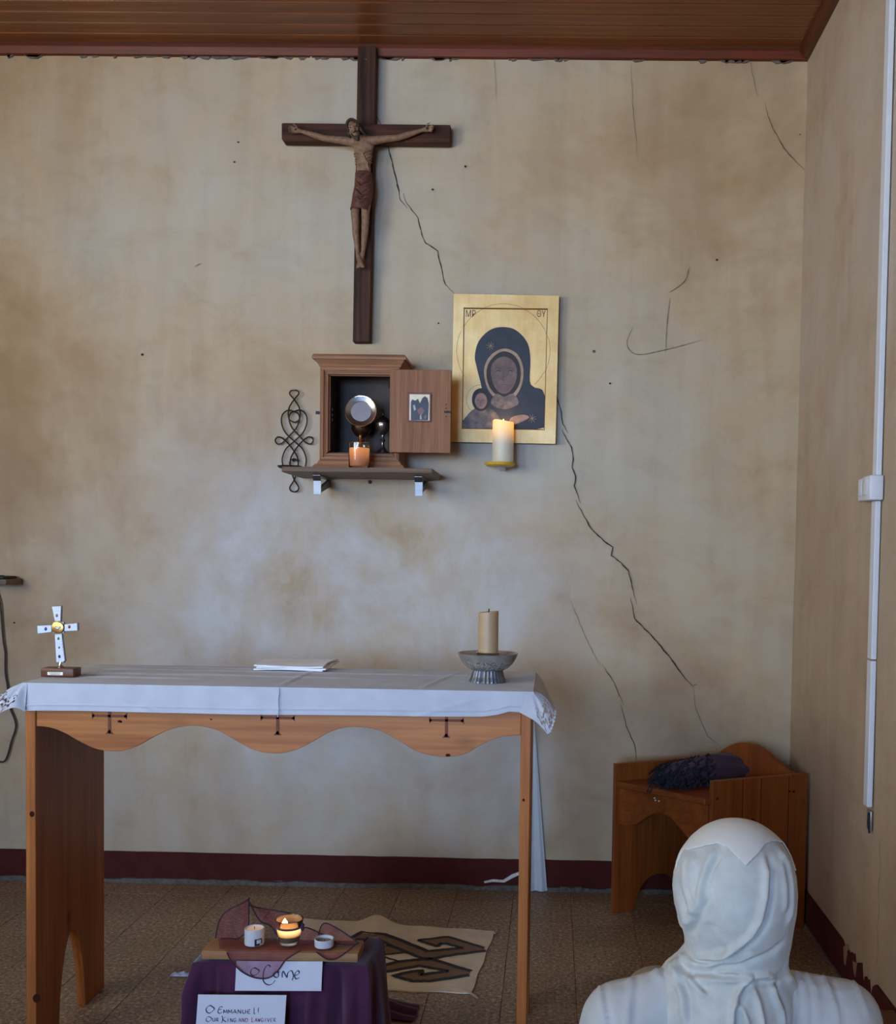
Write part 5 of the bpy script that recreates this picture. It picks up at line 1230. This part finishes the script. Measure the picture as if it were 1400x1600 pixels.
# cards with brush lettering
def card(name, label, quadpx, ys, th=.0008):
    P = [at(a, b, y) for (a, b), y in zip(quadpx, ys)]
    o = thing(name, label, 'card', (P[2]+P[3])/2)
    MB().prism(P, (0, th, 0)).build('sheet', MAT_PAPER, o, smooth=False); return o, P
ycard = bY0-.0022
crd, P1 = card('lettered_card', 'white card lettered O Come hanging under the board edge', [(369.5, 1501.5), (504, 1502.5), (502, 1548.5), (367, 1548)], [ycard, ycard, ycard-.012, ycard-.012])
def pen(mb, pts, y_of, w0=.0016, slant=.7, cl=False, conv=None, nrm=(0, -1, 0)):
    Q = smooth_curve([Vector((a, b, 0)) for a, b in pts], 4, cl)
    if cl: Q.append(Q[0])
    W_ = []
    for i in range(len(Q)):
        t = Q[min(i+1, len(Q)-1)]-Q[max(0, i-1)]; an = math.atan2(-t.y, t.x); W_.append(w0*(.45+.75*abs(math.sin(an-slant))))
    mb.ribbon([conv(q.x, q.y) for q in Q], W_, nrm)
def c1conv(a, b):
    px_, py_ = 280+a/7, 1490+b/7; t = (py_-1502)/46.5; return at(px_, py_, ycard-.012*t-.0006)
mb = MB()
for pts, cl in (([(820, 155), (787, 182), (783, 220), (815, 240), (855, 220), (876, 188), (850, 168)], True), ([(997, 148), (985, 128), (960, 130), (932, 170), (920, 230), (918, 290), (940, 325), (980, 343), (1020, 328), (1052, 290)], False),
                ([(1052, 198), (1030, 225), (1045, 255), (1075, 260), (1087, 235), (1075, 202)], True), ([(1086, 195), (1095, 205)], False), ([(1127, 262), (1127, 215), (1138, 193), (1160, 232), (1180, 264)], False), ([(1180, 262), (1184, 222), (1196, 200)], False), ([(1196, 200), (1226, 186), (1243, 215), (1248, 250), (1234, 292)], False), ([(1266, 238), (1300, 226), (1313, 203), (1296, 187), (1270, 212), (1262, 248), (1280, 278), (1313, 262)], False)):
    pen(mb, pts, None, .0024, .7, cl, c1conv)
mb.build('lettering', MAT_INK, crd, smooth=False)
yc2a, yc2b = 2.277, 2.225
P2t = [(309.5, 1554), (447.5, 1555)]
crd2 = thing('lettered_poem_card', 'tall white card lettered O Emmanuel leaning on the purple cloth', 'card', (at(378, 1555, yc2a).x, yc2b, 0))
tl, tr_ = at(*P2t[0], yc2a), at(*P2t[1], yc2a); zc = tl.z
bl_, br_ = Vector((tl.x+.001, yc2b, .003)), Vector((tr_.x-.001, yc2b, .003))
MB().prism([tl, tr_, br_, bl_], (0, .0008, 0)).build('sheet', MAT_PAPER, crd2, smooth=False)
def c2conv(a, b):
    px_, py_ = 280+a/7, 1490+b/7
    y = yc2a
    for _ in range(4): q = at(px_, py_, y); y = yc2a+(yc2b-yc2a)*(zc-q.z)/(zc-.003)
    return at(px_, py_, y-.0006)
SF = {'O': [[(.5, 0), (.1, .25), (.05, .7), (.4, 1), (.85, .75), (.95, .3), (.6, .02)]], 'U': [[(.1, 0), (.12, .8), (.45, 1), (.8, .7), (.85, 0)], [(.85, 0), (.88, 1)]], 'R': [[(.15, 1), (.15, 0)], [(.15, .05), (.7, 0), (.75, .4), (.2, .5)], [(.35, .5), (.95, 1)]],
      'K': [[(.1, -.35), (.3, -.2), (.32, .4), (.2, 1.1), (0, 1.25)], [(.95, -.2), (.35, .4)], [(.35, .4), (.6, .7), (1.1, 1.05)]], 'I': [[(.5, 0), (.5, 1)]], 'N': [[(.1, 1), (.12, 0)], [(.12, 0), (.85, 1)], [(.85, 1), (.9, 0)]], 'G': [[(.85, .1), (.4, 0), (.08, .5), (.4, 1), (.85, .9)], [(.85, .95), (.88, .55), (.6, .55)]],
      'A': [[(0, 1), (.5, 0)], [(.5, 0), (.95, 1)], [(.2, .65), (.8, .65)]], 'D': [[(.12, 0), (.12, 1)], [(.12, .02), (.7, .1), (.92, .5), (.7, .92), (.12, 1)]], 'L': [[(.45, -.35), (.25, -.1), (.22, .7), (.1, 1.05)], [(.1, 1), (.8, 1)]], 'W': [[(0, 0), (.25, 1)], [(.25, 1), (.5, .2)], [(.5, .2), (.75, 1)], [(.75, 1), (1, 0)]], 'V': [[(.05, 0), (.5, 1)], [(.5, 1), (.95, 0)]],
      'E': [[(.85, .05), (.35, 0), (.1, .5), (.35, 1), (.85, .92)], [(.12, .48), (.7, .45)]], 'M': [[(.02, 1), (.1, 0)], [(.1, 0), (.5, .75)], [(.5, .75), (.88, 0)], [(.88, 0), (.98, 1)]], 'l': [[(.4, -.45), (.4, .95), (.8, 1)]], '!': [[(.5, -.5), (.45, .65)], [(.44, .92), (.46, 1)]]}
def write(mb, s, x0, x1, y0, y1, w0):
    n = len(s); cw = (x1-x0)/n
    for i, ch_ in enumerate(s):
        for stx in SF[ch_]: pen(mb, [(x0+cw*(i+.06+.82*a), y0+(y1-y0)*b) for a, b in stx], None, w0, .7, False, c2conv, (0, -.98, .2))
mb = MB()
pen(mb, [(332, 568), (297, 598), (300, 636), (335, 651), (372, 622), (384, 602), (358, 578)], None, .0020, .7, True, c2conv)
pen(mb, [(476, 582), (445, 584), (430, 612), (422, 640), (445, 653), (470, 640)], None, .0018, .7, False, c2conv); pen(mb, [(430, 612), (464, 610)], None, .0014, .7, False, c2conv)
write(mb, 'MMANUE', 480, 790, 613, 655, .0015); write(mb, 'l!', 802, 890, 612, 656, .0016)
pen(mb, [(315, 690), (295, 715), (300, 738), (325, 742), (352, 718), (345, 698)], None, .0016, .7, True, c2conv); write(mb, 'UR', 362, 435, 705, 742, .0013); write(mb, 'K', 455, 515, 700, 745, .0016); write(mb, 'ING', 515, 628, 708, 748, .0013)
mb.build('lettering', MAT_INK, crd2, smooth=False)
mb = MB(); write(mb, 'AND', 645, 757, 706, 748, .0013); write(mb, 'L', 785, 825, 705, 745, .0013); write(mb, 'AWGIVER', 825, 1060, 706, 746, .0013)
mb.build('lettering', MAT_REDINK, crd2, smooth=False)
# crumpled scrap on the floor left of the drape
sp0 = atz(283, 1524, 0)
def scrap(u, v): return (sp0.x-.03+.06*u, sp0.y-.012+.028*v, .0015+(.006+.007*noise.noise(Vector((u*5, v*4, 9))))*math.sin(PI*u)**.6*math.sin(PI*v)**.5)
tag(MB().grid(scrap, 14, 8).build('paper_scrap', MAT_PAPER, origin=(sp0.x, sp0.y, 0), smooth=False), 'crumpled white scrap on the floor left of the purple drape', 'paper')

# ------------------------------------------------------------------ left edge: shelf with a dark item, hanging cord
lsx = at(14, 905, D-.1).x; lz = 1.09
ls = thing('side_shelf', 'brown wooden shelf end at the far left edge of the back wall', 'shelf', (lsx-.15, D, lz))
MB().box(lsx-.34, lsx, D-.12, D-.005, lz, lz+.020, .002).build('board', MAT_SHELF, ls)
MB().prism([(lsx-.2, D-.1, lz-.001), (lsx-.2, D-.005, lz-.001), (lsx-.2, D-.005, lz-.08), (lsx-.2, D-.02, lz-.08)], (.015, 0, 0)).build('bracket', MAT_SHELF, ls, smooth=False)
dk = thing('black_player', 'flat black object lying on the shelf end at far left', 'device', (lsx-.12, D-.065, lz+.0205))
MB().box(lsx-.25, lsx-.012, D-.115, D-.02, lz+.021, lz+.030, .004).build('case', MAT_BLACK, dk)
MB().box(lsx-.22, lsx-.05, D-.10, D-.035, lz+.0301, lz+.0325, .001).build('lid_plate', plain('grey_lid', L(60, 58, 60), .4), dk)
cpts = [(-6, 922), (0, 943), (3, 975), (5, 1000), (8, 1020), (8, 1040), (9, 1056), (12, 1075), (12, 1095), (18, 1112), (24, 1128), (24, 1140), (18, 1158), (12, 1180), (6, 1190), (-4, 1190)]
P = smooth_curve([at(a, b, D-.012) for a, b in cpts], 5)
tag(MB().tube(P, .0032, 8).build('power_cord', plain('black_cord', L(40, 36, 36), .5), origin=P[-1]), 'thin black power cord hanging down the wall at far left', 'cord')

# furled white cloth leaning behind the altar's right panel
def furl(u, v):
    z = .004+.62*v; w_ = .055*(1-v)+.008; xc = -.029-.028*v; x = xc+(u-.5)*w_
    return (x, D-.022-.05*0-.012*math.cos(u*PI*3)*(1-v)*.5+.004*v, z)
mb = MB().grid(furl, 24, 30); g0 = mb.v[:]; m0 = mb.f[:]
mb.add([(p[0], p[1]+.004, p[2]) for p in g0], m0)
tag(mb.build('furled_white_banner', MAT_ROBE, origin=(-.03, D-.02, 0), angle=None), 'narrow white cloth hanging to the floor behind the altar right panel', 'cloth')

# ------------------------------------------------------------------ right wall fittings
cY0, cY1, cXf = 2.776, 2.812, XR-.018
cdt = thing('cable_conduit', 'white plastic cable conduit running down the right wall', 'conduit', (XR, 2.79, .56))
for z0, z1 in ((1.452, HR-.04), (.962, 1.384), (.564, .958)):
    MB().box(cXf, XR-.0035, cY0, cY1, z0, z1, .002).build('conduit_length', MAT_WHITEP, cdt, smooth=False)
swb = thing('switch_box', 'white double switch box on the conduit of the right wall', 'switch', (XR, 2.81, 1.383))
MB().box(XR-.040, XR-.0035, 2.758, 2.826, 1.385, 1.451, .004).build('housing', MAT_WHITEP, swb)
MB().box(XR-.034, XR-.0035, 2.832, 2.886, 1.387, 1.449, .004).build('housing', MAT_WHITEP, swb)
MB().box(XR-.0425, XR-.0405, 2.772, 2.812, 1.40, 1.44, .0008).build('rocker', MAT_WHITEP, swb); MB().box(XR-.0365, XR-.0345, 2.842, 2.876, 1.40, 1.44, .0008).build('rocker', MAT_WHITEP, swb)
clp = thing('metal_wall_clip', 'small grey metal clip on the right wall below the conduit', 'clip', (XR, 2.8, .49))
MB().box(XR-.008, XR-.0035, 2.775, 2.806, .50, .553, .001).build('plate', MAT_DSILVER, clp); MB().tube([(XR-.011, 2.782, .548), (XR-.012, 2.78, .52), (XR-.009, 2.778, .494)], .003, 8).build('hook', MAT_IRON, clp)
led_ = thing('low_wooden_ledge', 'low brown wooden ledge against the right wall at lower right corner', 'bench', (.84, 2.2, 0))
MB().box(.80, XR-.0085, 1.8, 2.545, .085, .115, .003).build('ledge_top', MAT_LEDGE, led_); MB().box(.812, XR-.0085, 2.50, 2.53, 0, .0845, .002).build('leg', MAT_LEDGE, led_); MB().box(.812, XR-.0085, 1.82, 1.85, 0, .0845, .002).build('leg', MAT_LEDGE, led_)

# ------------------------------------------------------------------ seated person with white veil, seen from behind
PX, PY = .321, 1.75
per = thing('person', 'person in white veil and white robe sitting with back to viewer', 'person', (PX, PY+.05, 0))
PO = Vector(per.location)
def pv(x, y, z): return Vector((PX+x, PY+y, z))
HC = pv(0, .005, .665)
def body_parts(mb, grow=0.0, robe=False):
    g = grow
    # torso
    for x, y, z, rx, ry, rz in ((-.006, .02, .10, .165, .115, .10), (-.006, .02, .20, .140, .105, .11), (-.006, .015, .30, .145, .105, .10), (-.006, .015, .385, .155, .095, .075), (-.006, .02, .435, .135, .075, .05)):
        mb.ball(pv(x, y, z), rx+g, ry+g, rz+g*.6, 24, 14)
    SL, SR = pv(-.188, .02, .420), pv(.190, .02, .432)
    for s, S_ in ((-1, SL), (1, SR)):
        E_ = pv(s*.232, .09, .215); W_ = pv(s*.075, .265, .165)
        mb.limb([pv(s*.07, .02, .47), S_], [.045+g*.6, .058+g])
        mb.limb([S_, S_.lerp(E_, .5), E_, E_.lerp(W_, .4), W_], [.058+g, .050+g*1.2, .044+g*1.3, .040+g*1.3, (.027+g*1.5)])
        H_ = pv(s*.10, .04, .105); K_ = pv(s*.335, .27, .10); F_ = pv(-s*.05, .33, .065)
        mb.limb([H_, H_.lerp(K_, .5), K_, K_.lerp(F_, .5), F_], [.092+g, .080+g, .062+g, .052+g, .040+g])
body = MB(); body_parts(body)
body.limb([pv(-.003, .02, .46), pv(0, .012, .54), pv(0, .008, .60)], [.055, .050, .050])
body.ball(HC, .080, .098, .108, 28, 18); body.ball(HC+Vector((0, .035, -.05)), .058, .055, .055, 20, 12)
fy = HC.y+.095
body.limb([Vector((HC.x, fy+.000, HC.z+.005)), Vector((HC.x, fy+.020, HC.z-.032))], [.008, .0125]); body.limb([Vector((HC.x-.035, fy-.012, HC.z+.022)), Vector((HC.x+.035, fy-.012, HC.z+.022))], [.011, .011])
for s in (-1, 1):
    body.ball(Vector((HC.x+s*.080, HC.y, HC.z-.012)), .010, .017, .028); body.ball(Vector((HC.x+s*.042, fy-.028, HC.z-.025)), .022, .018, .02)
body.limb([Vector((HC.x-.018, fy-.006, HC.z-.060)), Vector((HC.x, fy-.002, HC.z-.059)), Vector((HC.x+.018, fy-.006, HC.z-.060))], [.005, .0065, .005]); body.limb([Vector((HC.x-.015, fy-.008, HC.z-.069)), Vector((HC.x, fy-.004, HC.z-.070)), Vector((HC.x+.015, fy-.008, HC.z-.069))], [.005, .0065, .005])
for s in (-1, 1):        # hands resting in the lap, fingers loosely curled
    W_ = pv(s*.075, .265, .165); Pm = pv(s*.030, .305, .160+.022*(s > 0)); z_ = .018*(s > 0)
    body.limb([W_, Pm], [.027, .030]); body.ball(Pm, .040, .034, .017)
    for i in range(4):
        b0 = Pm+Vector((-s*.022, .030-.020*i, .002)); l = (.026, .031, .029, .023)[i]
        b1 = b0+Vector((-s*l, .006, .002)); b2 = b1+Vector((-s*l*.6, .002, -.010)); b3 = b2+Vector((-s*.006, 0, -.012)); body.limb([b0, b1, b2, b3], [.0095, .0088, .008, .007], 10)
    t0 = Pm+Vector((s*.012, .026, .008)); body.limb([t0, t0+Vector((-s*.016, .022, .006)), t0+Vector((-s*.036, .03, .004))], [.0115, .010, .008], 10)
for s in (-1, 1):        # bare feet tucked in
    F_ = pv(-s*.05, .33, .045); body.limb([F_, F_+Vector((-s*.06, .01, -.008)), F_+Vector((-s*.12, .02, -.018))], [.034, .032, .022])
    for i in range(5): body.limb([F_+Vector((-s*.115, .0+.010*i, -.02)), F_+Vector((-s*(.142-.005*i), .002+.011*i, -.026))], [.0095, .0075], 8)
bm_ = remesh(body, 'body', .0055, 4, PO)
bod = link_mesh('body', bm_, MAT_SKIN, per)
for s in (-1, 1):
    e = Vector((HC.x+s*.031, fy-.012, HC.z+.004))
    ey = MB().ball(e, .0125, .010, .0085, 14, 10).build('eye', MAT_CERAMIC, bod); ey.parent = bod
    MB().ball(e+Vector((0, .0095, 0)), .0045, .0015, .0045, 10, 6).build('iris', plain('iris_brown', L(50, 32, 22), .3), bod)
# robe
rb = MB(); body_parts(rb, .014, True)
rb.ball(pv(0, .2, .055), .30, .17, .06, 28, 12)
for s in (-1, 1): rb.limb([pv(s*.12, .25, .06), pv(s*.33, .27, .085)], [.07, .085])
rb.limb([pv(-.18, .02, .425), pv(-.14, .015, .450), pv(-.08, .02, .472)], [.064, .058, .055])
rme = remesh(rb, 'robe', .006, 6, PO)
co = np.zeros(len(rme.vertices)*3); rme.vertices.foreach_get('co', co); co = co.reshape(-1, 3); nr = np.zeros_like(co).ravel(); rme.vertices.foreach_get('normal', nr); nr = nr.reshape(-1, 3)
def pp(a, b, y=1.68): q = at(a, b, y)-PO; return (q.x, q.z)
def p7(a, b): return pp(890+a/6.087, 1490+b/6.087)
rst = [([p7(620, 275), p7(480, 290), p7(350, 350), p7(310, 480), p7(320, 600), p7(350, 740), p7(360, 900)], .005, .0045, 'l'), ([p7(640, 380), p7(610, 500), p7(575, 640), p7(560, 800)], .006, .004, 'l'), ([p7(940, 400), p7(860, 375), p7(800, 350)], .005, .005, 'r'),
       ([pp(1248, 1548), pp(1252, 1575), pp(1246, 1610), pp(1240, 1660)], .004, .004, 'r'), ([pp(1262, 1546), pp(1270, 1570), pp(1266, 1610), pp(1262, 1660)], .004, .004, 'r'), ([pp(1276, 1545), pp(1288, 1570), pp(1286, 1620)], .004, .004, 'r'), ([pp(1290, 1543), pp(1310, 1560), pp(1318, 1600), pp(1318, 1660)], .005, .005, 'l'), ([pp(1340, 1548), pp(1360, 1570), pp(1368, 1610)], .004, .003, 'r')]
back = nr[:, 1] < .15
co += nr*((strokes_disp(co, rst)*back + .0025*np.sin(co[:, 0]*60+co[:, 2]*25)*(co[:, 2] < .36))[:, None])
co[:, 2] = np.maximum(co[:, 2], .002)
rme.vertices.foreach_set('co', co.ravel()); rme.update()
link_mesh('robe', rme, MAT_ROBE, per)
sw = MB()
sw.ball(pv(-.118, .085, .450), .060, .050, .043, 24, 16); sw.ball(pv(-.085, .090, .437), .050, .045, .045, 20, 12); sw.ball(pv(-.150, .08, .437), .045, .045, .036, 20, 12)
link_mesh('shoulder_wrap', remesh(sw, 'shoulder_wrap', .005, 6, PO), cloth('beige_wrap', L(146, 134, 118), var=.06, weave=900), per)
# veil
VK = [(.781, PX+.002, .0, PY+.0, .0), (.779, PX+.002, .020, PY+.0, .022), (.773, PX+.002, .040, PY, .045), (.762, PX+.001, .0585, PY, .066), (.745, PX+.001, .077, PY, .086), (.722, PX, .0915, PY, .102), (.695, PX, .1005, PY+.002, .112), (.665, PX, .1035, PY+.003, .115), (.635, PX+.001, .1015, PY+.003, .113), (.605, PX+.004, .095, PY+.006, .106), (.578, PX+.008, .0895, PY+.010, .097), (.555, PX+.008, .087, PY+.014, .092), (.535, PX+.000, .094, PY+.016, .095), (.515, PX-.008, .107, PY+.018, .104), (.495, PX-.011, .116, PY+.020, .112), (.47, PX-.011, .120, PY+.02, .120), (.44, PX-.010, .118, PY+.02, .126), (.40, PX-.008, .122, PY+.018, .132), (.35, PX-.006, .126, PY+.017, .136), (.30, PX-.006, .128, PY+.017, .136)]
zk = np.array([k_[0] for k_ in VK])[::-1]; ak = np.array([k_[1:] for k_ in VK])[::-1]
def veil_pts(nth, tt, grow=0.0):
    # even spacing along the profile arc
    L_ = np.zeros(len(zk)); rr = ak[:, 1]
    for i in range(1, len(zk)): L_[i] = L_[i-1]+math.hypot(zk[i]-zk[i-1], rr[i]-rr[i-1])
    s = tt*L_[-1]
    def sm_i(y):
        v_ = np.interp(s, L_, y); return v_
    z = sm_i(zk); cx0, rx, cy0, ry = [sm_i(ak[:, i]) for i in range(4)]
    ker = np.array([1, 4, 6, 4, 1])/16.
    th = np.linspace(0, 2*PI, nth, endpoint=False)
    X = cx0[:, None]+(rx[:, None]+grow)*np.sin(th)[None]; Y_ = cy0[:, None]-(ry[:, None]+grow)*np.cos(th)[None]; Z_ = np.repeat((z+grow*np.clip((z-.70)/.08, 0, 1))[:, None], nth, 1)
    return np.stack([X, Y_, Z_], -1), th
NT, NZ = 320, 300
tt = np.linspace(0, 1, NZ)
VP, th = veil_pts(NT, tt)
for _ in range(6):     # relax the profile keys along the meridians
    VP[1:-1] = (VP[:-2]+2*VP[1:-1]+VP[2:])/4
flat = VP.reshape(-1, 3)
def vp(a, b):
    y = 1.645
    for _ in range(12):
        q = at(1020+a/4.848, 1270+b/4.848, y); c0, r0, c1_, r1_ = [float(np.interp(q.z, zk, ak[:, i])) for i in range(4)]
        k_ = min(.97, abs(q.x-c0)/max(r0, 1e-4)); y = .5*y+.5*(c1_-r1_*math.sqrt(1-k_*k_))
    return (q.x, q.z)
vst = [  # folds traced over the back of the head
    ([vp(285, 270), vp(245, 400), vp(250, 560), vp(290, 700), vp(330, 780)], .0045, .0042, 'r'),
    ([vp(330, 300), vp(290, 420), vp(300, 560), vp(330, 680)], .0040, .0030, 'r'),
    ([vp(480, 270), vp(410, 400), vp(365, 540), vp(350, 660)], .0045, .0036, 'l'),
    ([vp(200, 420), vp(195, 600), vp(230, 760), vp(280, 850)], .005, .0035, 'r'),
    ([vp(400, 580), vp(330, 720), vp(270, 830), vp(225, 900)], .006, .004, 'l'),
    ([vp(830, 320), vp(860, 450), vp(850, 640), vp(810, 820), vp(740, 930), vp(620, 1030), vp(500, 1100), vp(380, 1150)], .007, .0062, 'l'),
    ([vp(930, 250), vp(1010, 380), vp(1040, 520), vp(1045, 700), vp(1020, 860)], .005, .0045, 'r'),
    ([vp(960, 350), vp(1000, 560), vp(1000, 760)], .005, .003, 'r'),
    ([vp(440, 820), vp(440, 920), vp(480, 1020), vp(560, 1060)], .012, -.0035, 'r'),
    ([vp(180, 1090), vp(300, 1110), vp(420, 1090), vp(600, 1050)], .0055, .0055, 'r'),
    ([vp(180, 1110), vp(280, 1150), vp(420, 1160), vp(560, 1130), vp(760, 1080)], .0055, .005, 'l'),
    ([vp(420, 1180), vp(560, 1180), vp(700, 1140), vp(900, 1060), vp(1000, 960)], .0060, -.004, 'r'),
    ([vp(440, 1200), vp(600, 1195), vp(720, 1230), vp(760, 1245)], .0055, .0065, 'r'),
    ([vp(240, 1250), vp(420, 1260), vp(600, 1270), vp(720, 1250)], .0060, .005, 'l'),
    ([vp(750, 1240), vp(860, 1225), vp(960, 1270)], .0055, .0055, 'r'),
    ([vp(760, 1290), vp(880, 1290), vp(1000, 1200), vp(1030, 1100)], .006, -.005, 'r'),
    ([vp(745, 1255), vp(680, 1310), vp(640, 1380), vp(610, 1500), vp(600, 1680)], .0055, .0075, 'l'),
    ([vp(740, 1300), vp(790, 1420), vp(820, 1560), vp(830, 1700)], .0055, .0065, 'r'),
    ([vp(900, 1290), vp(920, 1380), vp(970, 1500), vp(990, 1640)], .006, .006, 'l'),
    ([vp(1000, 1210), vp(1060, 1320), vp(1090, 1450), vp(1090, 1640)], .006, .006, 'r'),
    ([vp(640, 1430), vp(690, 1520), vp(730, 1620)], .0045, .005, 'r'),
    ([vp(200, 1200), vp(190, 1290), vp(230, 1400), vp(240, 1600)], .006, .005, 'l'),
    ([vp(260, 1250), vp(330, 1320), vp(410, 1400)], .0055, .0045, 'l'),
    ([vp(130, 1160), vp(165, 1110), vp(200, 1150), vp(195, 1270)], .006, .007, 'r'),
    ([vp(110, 1280), vp(150, 1200), vp(160, 1130)], .006, .006, 'r')]
nrmv = np.zeros_like(VP)
du = np.roll(VP, -1, 1)-np.roll(VP, 1, 1); dv = np.gradient(VP, axis=0); nrmv = np.cross(du, dv); ln = np.linalg.norm(nrmv, axis=-1, keepdims=True); nrmv = nrmv/np.maximum(ln, 1e-9)
cen = np.stack([np.full(NZ, PX), np.full(NZ, PY+.01)], -1)
out_ = (VP[..., 0]-PX)*nrmv[..., 0]+(VP[..., 1]-PY)*nrmv[..., 1]+(VP[..., 2]-.62)*nrmv[..., 2]*.0
nrmv *= np.where(out_ < 0, -1, 1)[..., None]
bk_ = np.clip((PY+.03-VP[..., 1])/.03, 0, 1)
dis = 1.45*strokes_disp(flat, vst).reshape(NZ, NT)*bk_
side = (1-bk_)*.0025*np.sin(th*18)[None]*np.clip((.74-VP[..., 2])/.1, 0, 1)
fine = np.array([.0009*noise.noise(Vector((p[0]*45, p[1]*45, p[2]*30))) for p in flat[::1]]).reshape(NZ, NT)*np.clip((.60-VP[..., 2])/.05, .25, 1)
V2 = VP+nrmv*(dis+side+fine)[..., None]
def face_open(p): return p[1] > PY+.045 and .585 < p[2] < .728 and abs(p[0]-PX) < .072
def grid_mesh(V, keep):
    nz_, nt = V.shape[:2]; mb = MB(); mb.v = [tuple(p) for p in V.reshape(-1, 3)]
    for j in range(nz_-1):
        for i in range(nt):
            i2 = (i+1) % nt
            if keep((V[j, i]+V[j+1, i2])/2): mb.f.append((j*nt+i, j*nt+i2, (j+1)*nt+i2, (j+1)*nt+i))
    return mb
vl = grid_mesh(V2, lambda p: not face_open(p)).build('veil', MAT_VEIL, per, angle=None)
sd = vl.modifiers.new('thickness', 'SOLIDIFY'); sd.thickness = .0015; sd.offset = -1
# upper band of the veil, double layer ending in a point at the back
edge_px = [(140, 300), (200, 310), (255, 290), (300, 255), (390, 228), (480, 216), (560, 246), (640, 330), (705, 392), (760, 335), (850, 215), (900, 195), (940, 196), (1000, 235), (1090, 250)]
ek = [vp(a, b) for a, b in edge_px]; ekx = np.array([e[0] for e in ek]); ekz = np.array([e[1] for e in ek])
CAP = V2+nrmv*.0022
def cap_keep(p):
    if p[1] < PY+.0: return p[2] > np.interp(p[0], ekx, ekz)
    return p[2] > .70+.03*min(1, (p[1]-PY)/.06) and not face_open(p)
top_only = NZ-150
nsub = CAP[top_only:]
# smooth the band so folds beneath do not show through
for _ in range(25): nsub[1:-1] = (nsub[:-2]+2*nsub[1:-1]+nsub[2:])/4; nsub[:] = (np.roll(nsub, 1, 1)+2*nsub+np.roll(nsub, -1, 1))/4
base = VP[top_only:]+nrmv[top_only:]*.0042
nsub = base*.6+nsub*.4
cp_ = grid_mesh(nsub, cap_keep).build('veil_band', MAT_VEIL2, per, angle=None)
sd = cp_.modifiers.new('thickness', 'SOLIDIFY'); sd.thickness = .002; sd.offset = -1
